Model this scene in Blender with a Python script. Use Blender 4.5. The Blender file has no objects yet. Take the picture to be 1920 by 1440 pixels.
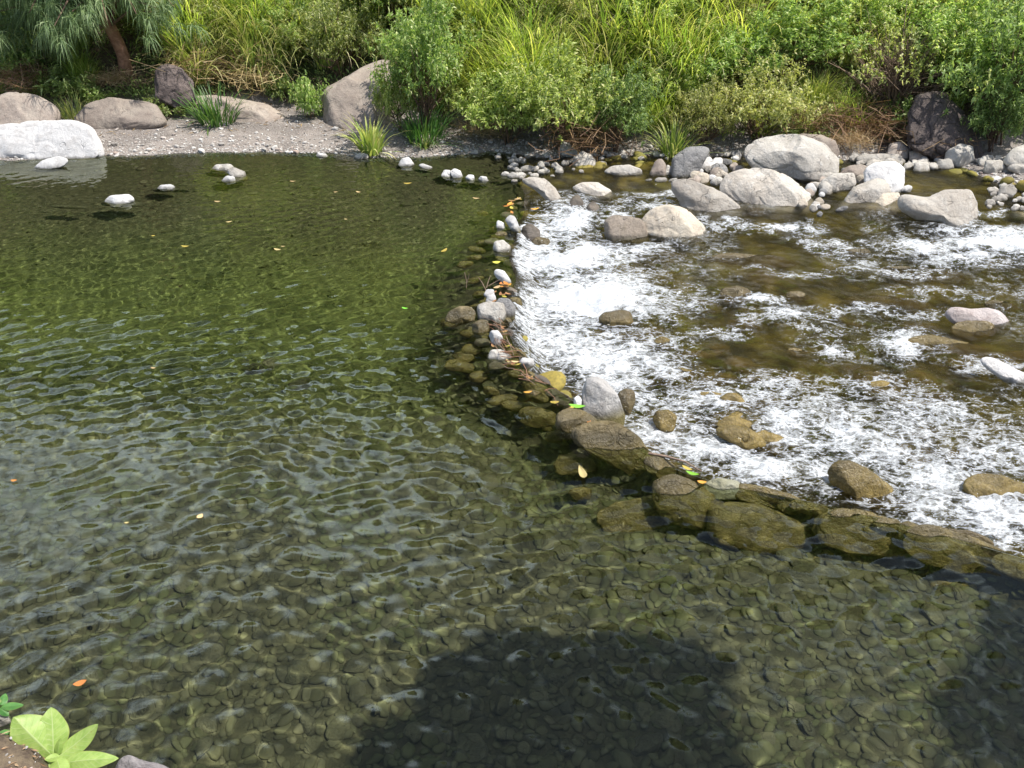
import bpy, bmesh, math, random
import numpy as np
from mathutils import Vector
R = math.radians
random.seed(7)
rng = np.random.default_rng(11)
sc = bpy.context.scene
C = sc.collection
# ------------------------------------------------------------------ camera, sky, sun, exposure
H = 4.0; PITCH = R(32.0); F = 1663.0; CX, CY = 960.0, 720.0
cam_d = bpy.data.cameras.new('camera'); cam = bpy.data.objects.new('camera', cam_d); C.objects.link(cam)
cam.location = (0, 0, H); cam.rotation_euler = (R(90) - PITCH, 0, 0)
cam_d.sensor_width = 36; cam_d.lens = 36 * F / 1920; cam_d.clip_start = 0.05; cam_d.clip_end = 2000
sc.camera = cam
SUN_AZ, SUN_EL = R(98), R(64)          # azimuth clockwise from +y
w = bpy.data.worlds.new('World'); sc.world = w; w.use_nodes = True
nt = w.node_tree; nt.nodes.clear()
sky = nt.nodes.new('ShaderNodeTexSky'); sky.sky_type = 'NISHITA'; sky.sun_disc = False
sky.sun_elevation = SUN_EL; sky.sun_rotation = SUN_AZ; sky.dust_density = 2.0; sky.air_density = 1.0
bg = nt.nodes.new('ShaderNodeBackground'); bg.inputs[1].default_value = 0.12
wo = nt.nodes.new('ShaderNodeOutputWorld')
nt.links.new(sky.outputs[0], bg.inputs[0])
# unseen cloud band added beyond the river, shaped for its sheen on the pool
tc = nt.nodes.new('ShaderNodeTexCoord'); cn = nt.nodes.new('ShaderNodeTexNoise'); cn.inputs['Scale'].default_value = 2.6; cn.inputs['Detail'].default_value = 6; cn.inputs['Roughness'].default_value = 0.55
nt.links.new(tc.outputs['Generated'], cn.inputs['Vector'])
sx_ = nt.nodes.new('ShaderNodeSeparateXYZ'); nt.links.new(tc.outputs['Generated'], sx_.inputs[0])
def _mr(x, a, b):
    q = nt.nodes.new('ShaderNodeMapRange'); q.interpolation_type = 'SMOOTHSTEP'; nt.links.new(x, q.inputs[0]); q.inputs[1].default_value = a; q.inputs[2].default_value = b; return q.outputs[0]
def _mr2(x, a, b):
    o_ = _mr(x, a, b); n_ = o_.node; n_.inputs[3].default_value = 1; n_.inputs[4].default_value = 0; return o_
def _mu(a, b):
    q = nt.nodes.new('ShaderNodeMath'); q.operation = 'MULTIPLY'; nt.links.new(a, q.inputs[0]); nt.links.new(b, q.inputs[1]); return q.outputs[0]
cm = _mu(_mr2(sx_.outputs[2], 0.60, 0.73), _mu(_mu(_mr(cn.outputs[0], 0.37, 0.52), _mr(sx_.outputs[1], -0.1, 0.35)), _mr(sx_.outputs[2], 0.1, 0.3)))
bc = nt.nodes.new('ShaderNodeBackground'); bc.inputs[0].default_value = (0.72, 0.83, 1.0, 1); bc.inputs[1].default_value = 3.5
wm = nt.nodes.new('ShaderNodeMixShader'); nt.links.new(cm, wm.inputs[0]); nt.links.new(bg.outputs[0], wm.inputs[1]); nt.links.new(bc.outputs[0], wm.inputs[2])
nt.links.new(wm.outputs[0], wo.inputs[0])
sd = bpy.data.lights.new('sun', 'SUN'); sd.energy = 4.6; sd.angle = R(0.5); sd.color = (1, 0.96, 0.89)
sun = bpy.data.objects.new('sun', sd); C.objects.link(sun)
SDIR = Vector((math.sin(SUN_AZ) * math.cos(SUN_EL), math.cos(SUN_AZ) * math.cos(SUN_EL), math.sin(SUN_EL)))
sun.rotation_euler = SDIR.to_track_quat('Z', 'Y').to_euler(); sun.location = (0, 0, 30)
sun.data.cycles.is_caustics_light = True
sc.view_settings.view_transform = 'Standard'; sc.view_settings.look = 'None'
sc.view_settings.exposure = 0.6; sc.view_settings.gamma = 1
sc.cycles.use_denoising = True
sc.cycles.max_bounces = 10; sc.cycles.transparent_max_bounces = 24; sc.cycles.transmission_bounces = 8
sc.cycles.diffuse_bounces = 3; sc.cycles.glossy_bounces = 3
sc.cycles.sample_clamp_indirect = 2.5; sc.cycles.sample_clamp_direct = 0
sc.cycles.blur_glossy = 0.3

# ------------------------------------------------------------------ projection helpers
cp, sp = math.cos(PITCH), math.sin(PITCH)
RT = np.array([1.0, 0, 0]); FW = np.array([0, cp, -sp]); UP = np.array([0, sp, cp]); CAM = np.array([0, 0, H])
def ray(px, py):
    return FW + RT * ((px - CX) / F) + UP * ((CY - py) / F)      # per unit depth
def P(px, py, z=0.0):
    d = ray(px, py); t = (z - H) / d[2]; return CAM + d * t
def proj(x, y, z):
    v = np.stack([x, y, z - H], -1); dep = v @ FW
    return CX + F * (v @ RT) / dep, CY - F * (v @ UP) / dep, dep

# ------------------------------------------------------------------ numpy noise
def _h(ix, iy, iz, s):
    n = (ix * 73856093) ^ (iy * 19349663) ^ (iz * 83492791) ^ (s * 2654435761)
    n = n & 0x7fffffff; n = (n ^ (n >> 13)) * 1274126177 & 0x7fffffff; n = n ^ (n >> 16)
    return (n & 0xffff) / 65535.0
def vn(x, y, z=0.0, s=0):
    x, y, z = np.broadcast_arrays(np.asarray(x, float), np.asarray(y, float), np.asarray(z, float))
    ix, iy, iz = np.floor(x).astype(np.int64), np.floor(y).astype(np.int64), np.floor(z).astype(np.int64)
    fx, fy, fz = x - ix, y - iy, z - iz
    fx, fy, fz = [f * f * (3 - 2 * f) for f in (fx, fy, fz)]
    r = 0
    for a in (0, 1):
        for b in (0, 1):
            for c in (0, 1):
                r = r + _h(ix + a, iy + b, iz + c, s) * (fx if a else 1 - fx) * (fy if b else 1 - fy) * (fz if c else 1 - fz)
    return r * 2 - 1
def fbm(x, y, z=0.0, s=0, o=4):
    r = 0; a = 1.0; t = 0
    for i in range(o):
        k = 2 ** i; r = r + a * vn(np.asarray(x) * k + i * 7.3, np.asarray(y) * k, np.asarray(z) * k, s + i); t += a; a *= 0.5
    return r / t
def ss(a, b, x):
    t = np.clip((x - a) / (b - a), 0, 1); return t * t * (3 - 2 * t)

# ------------------------------------------------------------------ object helpers
def tag(o, label=None, cat=None, group=None, kind=None):
    if label: o['label'] = label
    if cat: o['category'] = cat
    if group: o['group'] = group
    if kind: o['kind'] = kind
    return o
def mesh(name, v, f, mat=None, smooth=True, attrs=None):
    v = np.asarray(v, np.float32); me = bpy.data.meshes.new(name)
    me.vertices.add(len(v)); me.vertices.foreach_set('co', v.ravel())
    f = np.asarray(f, np.int32); n, k = f.shape
    me.loops.add(n * k); me.loops.foreach_set('vertex_index', f.ravel())
    me.polygons.add(n); me.polygons.foreach_set('loop_start', np.arange(0, n * k, k, dtype=np.int32))
    me.polygons.foreach_set('use_smooth', np.full(n, smooth))
    me.update(calc_edges=True); me.validate()
    for kx, va in (attrs or {}).items():
        a = me.attributes.new(kx, 'FLOAT', 'POINT'); a.data.foreach_set('value', np.asarray(va, np.float32).ravel())
    if mat: me.materials.append(mat)
    return me
def obj(name, me, parent=None, loc=None, recv=False):
    o = bpy.data.objects.new(name, me); C.objects.link(o)
    if parent: o.parent = parent
    if loc is not None: o.location = loc
    if recv: o.cycles.is_caustics_receiver = True
    return o
def copy_thing(src, loc, rz=0.0, scale=(1, 1, 1), rx=0.0):
    c = src.copy(); C.objects.link(c); c.location = loc; c.rotation_euler = (rx, 0, rz); c.scale = scale
    for ch in list(src.children):
        d = ch.copy(); C.objects.link(d); d.parent = c
    for k in ('label', 'group', 'category', 'kind'):
        if k in c: del c[k]
    return c
def grid(X, Y, Z):
    ny, nx = X.shape; v = np.stack([X, Y, Z], -1).reshape(-1, 3)
    i = np.arange(ny * nx).reshape(ny, nx)
    f = np.stack([i[:-1, :-1], i[:-1, 1:], i[1:, 1:], i[1:, :-1]], -1).reshape(-1, 4)
    return v, f
def tube_arr(pts, rad, n=7, rnd=0):
    pts = np.asarray(pts, float); m = len(pts); rad = np.broadcast_to(np.asarray(rad, float), (m,))
    V = []; Fc = []
    for i in range(m):
        t = pts[min(i + 1, m - 1)] - pts[max(i - 1, 0)]; t = t / (np.linalg.norm(t) + 1e-9)
        a = np.cross(t, [0.3, 0.2, 0.93]) if abs(t[2]) < 0.9 else np.cross(t, [1, 0, 0]); a /= np.linalg.norm(a); b = np.cross(t, a)
        for k in range(n):
            q = 2 * math.pi * k / n; r = rad[i] * (1 + rnd * math.sin(3 * q + i * 1.7))
            V.append(pts[i] + (a * math.cos(q) + b * math.sin(q)) * r)
    for i in range(m - 1):
        for k in range(n):
            Fc.append((i * n + k, i * n + (k + 1) % n, (i + 1) * n + (k + 1) % n, (i + 1) * n + k))
    return np.array(V), np.array(Fc)
def join(parts):
    V = []; Fs = []; o = 0
    for v, f in parts: V.append(v); Fs.append(np.asarray(f) + o); o += len(v)
    return np.concatenate(V), np.concatenate(Fs)

# ------------------------------------------------------------------ materials
class M:
    def __init__(s, name):
        s.m = bpy.data.materials.new(name); s.m.use_nodes = True; s.t = s.m.node_tree; s.t.nodes.clear()
        s.out = s.n('ShaderNodeOutputMaterial')
    def n(s, t, **k):
        x = s.t.nodes.new(t)
        for a, b in k.items(): setattr(x, a, b)
        return x
    def l(s, a, b): s.t.links.new(a, b)
    def val(s, a, b):
        if isinstance(b, bpy.types.NodeSocket): s.l(b, a)
        else: a.default_value = b
    def noise(s, vec, scale, detail=4, rough=0.55, dist=0.0):
        x = s.n('ShaderNodeTexNoise'); s.l(vec, x.inputs['Vector'])
        x.inputs['Scale'].default_value = scale; x.inputs['Detail'].default_value = detail
        x.inputs['Roughness'].default_value = rough; x.inputs['Distortion'].default_value = dist; return x.outputs[0]
    def ramp(s, fac, a, b, lo=0.0, hi=1.0):
        x = s.n('ShaderNodeMapRange', interpolation_type='SMOOTHSTEP'); s.val(x.inputs[0], fac)
        for i, q in enumerate((a, b, lo, hi)): x.inputs[i + 1].default_value = q
        return x.outputs[0]
    def mix(s, fac, a, b, blend='MIX'):
        x = s.n('ShaderNodeMix', data_type='RGBA', blend_type=blend); s.val(x.inputs[0], fac)
        for q, c in ((x.inputs[6], a), (x.inputs[7], b)):
            if isinstance(c, bpy.types.NodeSocket): s.l(c, q)
            else: q.default_value = (*c, 1)
        return x.outputs[2]
    def math(s, op, a, b=0.0, clamp=False):
        x = s.n('ShaderNodeMath', operation=op, use_clamp=clamp); s.val(x.inputs[0], a); s.val(x.inputs[1], b); return x.outputs[0]
    def bump(s, h, strength, dist):
        x = s.n('ShaderNodeBump'); s.l(h, x.inputs['Height']); x.inputs['Strength'].default_value = strength; x.inputs['Distance'].default_value = dist; return x.outputs[0]
    def pbsdf(s, col, rough=0.7, normal=None, spec=0.4, **k):
        x = s.n('ShaderNodeBsdfPrincipled'); s.val(x.inputs['Base Color'], col if isinstance(col, bpy.types.NodeSocket) else (*col, 1))
        s.val(x.inputs['Roughness'], rough); x.inputs['Specular IOR Level'].default_value = spec
        if normal is not None: s.l(normal, x.inputs['Normal'])
        for a, b in k.items(): s.val(x.inputs[a], b)
        return x.outputs[0]
    def pos(s): return s.n('ShaderNodeNewGeometry').outputs['Position']
    def sep(s, v):
        x = s.n('ShaderNodeSeparateXYZ'); s.l(v, x.inputs[0]); return x.outputs
    def done(s, surf): s.l(surf, s.out.inputs[0]); return s.m

ALG = (0.085, 0.070, 0.020)
def rock_mat(name, c1, c2, c3, wl=0.0, rough=0.8, bump=1.0, wet=0.035, alg=ALG, sc_=1.0):
    m = M(name); p = m.pos(); z = m.sep(p)[2]
    oi = m.n('ShaderNodeObjectInfo').outputs['Random']
    a = m.noise(p, 2.6 * sc_, 5, 0.6, 0.4); b = m.noise(p, 9 * sc_, 6, 0.65); c = m.noise(p, 60, 5, 0.7)
    col = m.mix(m.ramp(a, 0.35, 0.62), c1, c2); col = m.mix(m.ramp(b, 0.48, 0.72, 0, 0.75), col, c3)
    col = m.mix(m.ramp(c, 0.35, 0.65, 0.0, 0.35), col, tuple(x * 0.55 for x in c1))
    vor = m.n('ShaderNodeTexVoronoi'); m.l(p, vor.inputs['Vector']); vor.inputs['Scale'].default_value = 34 * sc_
    pit = m.ramp(vor.outputs['Distance'], 0.08, 0.2, 1, 0); pit = m.math('MULTIPLY', pit, m.ramp(b, 0.5, 0.6))
    col = m.mix(m.math('MULTIPLY', pit, 0.6), col, tuple(x * 0.35 for x in c1))
    # hairline cracks
    wv = m.n('ShaderNodeTexVoronoi', feature='DISTANCE_TO_EDGE')
    dis = m.n('ShaderNodeVectorMath', operation='ADD'); nn = m.n('ShaderNodeTexNoise'); m.l(p, nn.inputs['Vector']); nn.inputs['Scale'].default_value = 4.0
    m.l(p, dis.inputs[0]); m.l(nn.outputs['Color'], dis.inputs[1]); m.l(dis.outputs[0], wv.inputs['Vector']); wv.inputs['Scale'].default_value = 1.7 * sc_
    crack = m.math('MULTIPLY', m.ramp(wv.outputs['Distance'], 0.0, 0.012, 1, 0), m.ramp(a, 0.45, 0.6))
    col = m.mix(m.math('MULTIPLY', crack, 0.5), col, tuple(x * 0.3 for x in c1))
    hs = m.n('ShaderNodeHueSaturation'); m.l(col, hs.inputs['Color']); m.l(m.ramp(oi, 0, 1, 0.72, 1.12), hs.inputs['Value'])
    col = hs.outputs[0]
    zz = m.math('ADD', z, m.math('MULTIPLY', m.math('SUBTRACT', b, 0.5), 0.10))
    wetm = m.ramp(zz, wl + wet * 0.3, wl + wet, 1, 0)
    algm = m.ramp(zz, wl - 0.04, wl + wet * 0.5, 1, 0)
    ac = m.mix(m.ramp(b, 0.35, 0.65), alg, tuple(x * 1.9 for x in alg)); ac = m.mix(m.ramp(c, 0.4, 0.7, 0, 0.5), ac, (0.05, 0.04, 0.02))
    wc = m.mix(0.55, col, (0.04, 0.035, 0.02))
    col = m.mix(wetm, col, wc); col = m.mix(algm, col, ac)
    h = m.math('ADD', m.math('MULTIPLY', b, 0.8), m.math('MULTIPLY', c, 0.22))
    h = m.math('SUBTRACT', h, m.math('MULTIPLY', pit, 0.25)); h = m.math('SUBTRACT', h, m.math('MULTIPLY', crack, 0.4))
    bp = m.bump(h, 0.9 * bump, 0.05)
    return m.done(m.pbsdf(col, m.math('SUBTRACT', rough, m.math('MULTIPLY', wetm, 0.25)), bp, 0.4))

def leaf_mat(name, c1, c2, c3, trans=0.5, rough=0.45, dry=None, dryz=None):
    m = M(name); g = m.n('ShaderNodeNewGeometry'); r = g.outputs['Random Per Island']
    col = m.mix(m.ramp(r, 0.1, 0.75), c1, c2); col = m.mix(m.ramp(r, 0.72, 1.0), col, c3)
    oi = m.n('ShaderNodeObjectInfo').outputs['Random']
    hs = m.n('ShaderNodeHueSaturation'); m.l(col, hs.inputs['Color'])
    m.l(m.ramp(oi, 0, 1, 0.78, 1.18), hs.inputs['Value']); m.l(m.ramp(m.math('FRACT', m.math('MULTIPLY', oi, 7.31)), 0, 1, 0.485, 0.515), hs.inputs['Hue'])
    col = hs.outputs[0]
    if dry:
        at = m.n('ShaderNodeAttribute', attribute_name='tip').outputs['Fac']
        col = m.mix(m.math('MULTIPLY', m.ramp(at, dryz[0], dryz[1]), dryz[2]), col, dry)
    bs = m.pbsdf(col, rough, spec=0.35); tr = m.n('ShaderNodeBsdfTranslucent')
    m.l(m.mix(1.0, col, (1.15, 1.2, 0.6), 'MULTIPLY'), tr.inputs[0])
    mx = m.n('ShaderNodeMixShader'); mx.inputs[0].default_value = trans; m.l(bs, mx.inputs[1]); m.l(tr.outputs[0], mx.inputs[2])
    return m.done(mx.outputs[0])
def plain_mat(name, c1, c2, scale=20, rough=0.75, bump=0.4, spec=0.3):
    m = M(name); p = m.n('ShaderNodeTexCoord').outputs['Object']; a = m.noise(p, scale, 5, 0.6)
    col = m.mix(m.ramp(a, 0.35, 0.65), c1, c2)
    return m.done(m.pbsdf(col, rough, m.bump(a, bump, 0.01), spec))

PALE = rock_mat('pale_rock', (0.48, 0.45, 0.40), (0.38, 0.345, 0.30), (0.55, 0.53, 0.49))
PALE_R = rock_mat('pale_rock_rapids', (0.48, 0.44, 0.385), (0.39, 0.345, 0.29), (0.55, 0.52, 0.47), wl=-0.13)
BEIGE_R = rock_mat('beige_rock_rapids', (0.50, 0.44, 0.35), (0.40, 0.34, 0.27), (0.56, 0.51, 0.43), wl=-0.14)
WHITE = rock_mat('white_rock', (0.64, 0.63, 0.61), (0.54, 0.52, 0.50), (0.70, 0.69, 0.68), bump=0.6)
LEDGE = rock_mat('white_ledge', (0.44, 0.425, 0.41), (0.52, 0.51, 0.50), (0.36, 0.34, 0.325), bump=0.6)
GREYD = rock_mat('dark_grey_rock', (0.24, 0.235, 0.23), (0.33, 0.32, 0.31), (0.17, 0.165, 0.16), bump=1.6)
PINK = rock_mat('red_brown_rock', (0.34, 0.28, 0.235), (0.42, 0.36, 0.30), (0.25, 0.195, 0.16), bump=0.8)
DIRT = rock_mat('dark_brown_rock', (0.13, 0.10, 0.09), (0.19, 0.15, 0.135), (0.08, 0.065, 0.06), bump=1.8)
OLIVE = rock_mat('wet_olive_rock', (0.155, 0.118, 0.052), (0.10, 0.076, 0.032), (0.21, 0.168, 0.095), wl=0.03, rough=0.5, wet=0.10, alg=(0.086, 0.066, 0.024))
OLIVE_R = rock_mat('wet_brown_rock_rapids', (0.17, 0.125, 0.065), (0.12, 0.09, 0.04), (0.22, 0.18, 0.12), wl=-0.34, rough=0.42, wet=0.5, alg=(0.145, 0.105, 0.032))
DARKWET = rock_mat('wet_dark_rock', (0.11, 0.09, 0.07), (0.16, 0.13, 0.10), (0.07, 0.06, 0.05), wl=-0.2, rough=0.4)
COBBLE = rock_mat('bed_cobble', (0.058, 0.053, 0.027), (0.085, 0.077, 0.045), (0.04, 0.037, 0.018), wl=-5, rough=0.7)

def bed_mat(nm='bed_cobbles', c1=(0.046, 0.042, 0.024), c2=(0.074, 0.068, 0.041), c3=(0.05, 0.062, 0.018), deep=(0.062, 0.070, 0.021)):                       # cobbles of the bed: each its own tone under a coat of algae
    m = M(nm); g = m.n('ShaderNodeNewGeometry'); r = g.outputs['Random Per Island']; p = g.outputs['Position']
    a = m.noise(p, 1.3, 3); b = m.noise(p, 30, 5, 0.7)
    col = m.mix(m.ramp(r, 0.0, 1.0), c1, c2)
    col = m.mix(m.ramp(m.math('FRACT', m.math('MULTIPLY', r, 13.7)), 0.8, 1.0, 0, 0.5), col, (0.10, 0.088, 0.062))
    col = m.mix(m.ramp(a, 0.4, 0.65, 0, 0.5), col, c3)
    col = m.mix(m.ramp(b, 0.35, 0.7, 0, 0.5), col, (0.07, 0.065, 0.03))
    col = m.mix(m.ramp(m.math('ADD', m.sep(p)[2], m.math('MULTIPLY', a, 0.3)), -0.95, -0.35, 0.92, 0), col, deep)     # murk and green reflection of deep water painted into the bed colour
    return m.done(m.pbsdf(col, 0.75, m.bump(b, 0.5, 0.01), 0.2))
BED = bed_mat()
BED_R = bed_mat('stream_bed_cobbles', (0.17, 0.14, 0.034), (0.30, 0.235, 0.055), (0.20, 0.20, 0.045), (0.20, 0.165, 0.035))
def gravel_mat():
    m = M('gravel'); r = m.n('ShaderNodeNewGeometry').outputs['Random Per Island']
    col = m.mix(m.ramp(r, 0, 1), (0.22, 0.20, 0.18), (0.52, 0.50, 0.47)); col = m.mix(m.ramp(m.math('FRACT', m.math('MULTIPLY', r, 9.1)), 0.75, 1, 0, 0.7), col, (0.36, 0.27, 0.22))
    return m.done(m.pbsdf(col, 0.85, None, 0.2))
GRAVEL = gravel_mat()

# ------------------------------------------------------------------ lip of the weir, shoreline, heights
lip_px = [(940, 250), (962, 290), (975, 330), (985, 365), (978, 400), (965, 440), (958, 480), (962, 520), (955, 560), (948, 600), (955, 640), (985, 690), (1045, 730), (1110, 775),
          (1180, 820), (1260, 868), (1340, 898), (1500, 930), (1640, 962), (1760, 992), (1925, 1040), (2100, 1090), (2500, 1200)]
LW = np.array([P(a, b)[:2] for a, b in lip_px]); LW = LW[np.argsort(LW[:, 1])]
LW = np.concatenate([[[LW[0, 0] + 1.5, LW[0, 1] - 1.2], [LW[0, 0] + 3, LW[0, 1] - 5]][::-1], LW, [[LW[-1, 0] - 0.3, LW[-1, 1] + 3]]])
_ys = np.linspace(LW[0, 1], LW[-1, 1], 1500); _xs = np.interp(_ys, LW[:, 1], LW[:, 0])
kk = np.exp(-np.linspace(-2, 2, 25) ** 2); kk /= kk.sum(); _xs = np.convolve(np.pad(_xs, 12, mode='edge'), kk, 'valid')
_xs = _xs + 0.035 * vn(_ys * 2.7, 3.1) + 0.02 * vn(_ys * 6, 9.1)
def Lx(y): return np.interp(y, _ys, _xs)
sh_px = [(-400, 305), (0, 300), (190, 294), (440, 286), (600, 286), (690, 297), (800, 296), (920, 284), (1010, 296), (1100, 294), (1250, 292), (1400, 296), (1500, 300), (1600, 300), (1700, 297), (1790, 305), (1850, 335), (1925, 350), (2400, 370)]
SW = np.array([P(a, b)[:2] for a, b in sh_px])
def Sy(x): return np.interp(x, SW[:, 0], SW[:, 1]) + 0.06 * vn(np.asarray(x) * 1.7, 5.5) + 0.03 * vn(np.asarray(x) * 6, 2.5)
BX = np.array([P(a, 290)[0] for a in (-400, 0, 560, 850, 930, 1000, 1300, 1600, 1700, 1850, 2300)])
BW = np.array([2.2, 2.1, 2.2, 1.6, 1.0, 0.6, 0.5, 0.55, 1.0, 1.5, 1.6])
def Bw(x): return np.interp(x, BX, BW)
Y370, Y430, Y700 = P(960, 372)[1], P(960, 425)[1], P(960, 700)[1]
def Wr(x, y):                        # mean level of the rapids before the lip is taken into account
    return -0.15 * ss(Y370, Y430 - 0.3, y) - 0.25 * ss(Y430, Y700 - 1.2, y)
MX, MY = P(20, 1425, 1.1)[:2]
def G(x, y):
    x = np.asarray(x, float); y = np.asarray(y, float)
    s = Sy(x); b = Bw(x); d = y - s; t = x - Lx(y)
    bar = 0.085 * np.clip(d, 0, None) + 0.03 * vn(x * 1.3, y * 1.3, 0, 4) * ss(0.1, 0.8, d)
    e = np.clip(d - b, 0, None)
    hill = 0.55 * np.minimum(e, 3.0) + (0.86 + 0.42 * ss(-6.5, 0, x)) * np.clip(e - 3.0, 0, 16) + 0.1 * np.clip(e - 19, 0, 300) + ss(0, 1.0, e) * 0.22 * vn(x * 0.8, y * 0.8, 0, 8)
    z = bar + hill
    pool = -np.minimum(0.02 + 0.30 * np.clip(-d, 0, None), 0.50 + 0.6 * ss(4.6, 8.5, y) + 0.12 * vn(x * 0.35, y * 0.35, 0, 3))
    rap = Wr(x, y) - 0.04 - (0.26 - 0.12 * ss(Y370 - 0.2, Y370 + 0.6, y)) * ss(0, 0.8, -d) + 0.07 * vn(x * 1.1, y * 1.1, 0, 31)
    wgt = ss(-0.1, 0.35, t)
    bed = pool * (1 - wgt) + rap * wgt
    ridge = -0.20 - 0.9 * np.clip(np.abs(t) - 0.10, 0, 5)
    bed = np.maximum(bed, np.where(d < -0.3, ridge, -9))
    z = np.where(d > 0, z, bed + 0.012 * vn(x * 5, y * 5, 0, 14))
    # near bank
    nb = 1.55 - 1.1 * np.clip(y + 0.2, 0, 9) + 0.1 * vn(x * 1.5, y * 1.5, 0, 6)
    nb = np.where(y < 1.6, np.minimum(nb, 2.2), nb)
    z = np.maximum(z, np.where(y < 3.2, nb, -9))
    r2 = ((x - MX + 0.10) / 0.40) ** 2 + ((y - MY + 0.25) / 0.52) ** 2
    z = np.maximum(z, 1.12 - 1.05 * np.maximum(r2 - 0.5, 0) - 0.1 * r2 + 0.05 * vn(x * 7, y * 7, 0, 16))
    return z
def PG(px, py):                      # a pixel dropped on the ground
    d = ray(px, py); t = np.linspace(2, 60, 6000); q = CAM + d * t[:, None]
    below = q[:, 2] < G(q[:, 0], q[:, 1]); i = int(np.argmax(below)) if below.any() else len(t) - 1
    return q[i]

# ------------------------------------------------------------------ ground sheet
def axis(a, b, step, far):
    core = np.arange(a, b, step); out = []; s = step; v = b
    while v < far: out.append(v); s *= 1.25; v += s
    lo = []; s = step; v = a - step
    while v > -far: lo.append(v); s *= 1.25; v -= s
    return np.concatenate([lo[::-1], core, out])
gx = axis(-9, 10, 0.05, 300); gy = axis(0.5, 17, 0.05, 300)
X, Y = np.meshgrid(gx, gy); Z = G(X, Y)
def ground_mat():
    m = M('ground'); p = m.pos(); z = m.sep(p)[2]; n1 = m.noise(p, 1.4, 5, 0.6); n2 = m.noise(p, 14, 6, 0.65); n3 = m.noise(p, 70, 4, 0.7)
    sand = m.mix(m.ramp(n1, 0.42, 0.6), (0.19, 0.16, 0.14), (0.095, 0.078, 0.068)); sand = m.mix(m.ramp(n3, 0.4, 0.65, 0, 0.7), sand, (0.40, 0.37, 0.34))
    soil = m.mix(m.ramp(n2, 0.4, 0.65), (0.075, 0.055, 0.04), (0.15, 0.115, 0.075)); soil = m.mix(m.ramp(n1, 0.45, 0.65), soil, (0.06, 0.075, 0.025))
    bed = m.mix(m.ramp(n2, 0.35, 0.65), (0.036, 0.033, 0.018), (0.06, 0.054, 0.03)); bed = m.mix(m.ramp(m.math('ADD', z, m.math('MULTIPLY', n1, 0.3)), -0.95, -0.35, 0.9, 0), bed, (0.062, 0.072, 0.021))  # bed greens with depth: the water's murk is put into its colour
    col = m.mix(m.ramp(z, 0.18, 0.34), sand, soil); col = m.mix(m.ramp(z, -0.05, 0.015, 1, 0), col, bed)
    h = m.math('ADD', n2, m.math('MULTIPLY', n3, 0.4))
    return m.done(m.pbsdf(col, 0.9, m.bump(h, 0.7, 0.03), 0.2))
v, f = grid(X, Y, Z)
tag(obj('ground', mesh('ground', v, f, ground_mat()), recv=True), 'gravelly river bed rising to the sandy bar and the green hillside', 'ground', kind='structure')

# ------------------------------------------------------------------ rocks
def ico(n):
    bm = bmesh.new(); bmesh.ops.create_icosphere(bm, subdivisions=n, radius=1.0); bm.verts.ensure_lookup_table()
    v = np.array([q.co[:] for q in bm.verts]); f = np.array([[a.index for a in q.verts] for q in bm.faces]); bm.free(); return v, f
ICO = {n: ico(n) for n in (1, 2, 3, 4, 5, 6)}
def outline(pts, n=120, smooth=2.2):
    pts = np.asarray(pts, float)
    a = np.roll(pts, -1, 0); cr = pts[:, 0] * a[:, 1] - a[:, 0] * pts[:, 1]; A = cr.sum() / 2
    cx = ((pts[:, 0] + a[:, 0]) * cr).sum() / (6 * A); cy = ((pts[:, 1] + a[:, 1]) * cr).sum() / (6 * A)
    out = []
    for k in range(n):
        q = 2 * math.pi * k / n; d = (math.cos(q), math.sin(q)); best = 0
        for p0, p1 in zip(pts, a):
            e = p1 - p0; w_ = p0 - (cx, cy); den = d[0] * e[1] - d[1] * e[0]
            if abs(den) < 1e-9: continue
            t = (w_[0] * e[1] - w_[1] * e[0]) / den; u = (w_[0] * d[1] - w_[1] * d[0]) / den
            if t > 0 and -1e-6 <= u <= 1 + 1e-6: best = max(best, t)
        out.append(best)
    r = np.array(out); k = np.exp(-0.5 * (np.arange(-8, 9) / smooth) ** 2); k /= k.sum()
    r = np.convolve(np.concatenate([r[-8:], r, r[:8]]), k, 'valid'); return cx, cy, r
_seed = [100]
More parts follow.
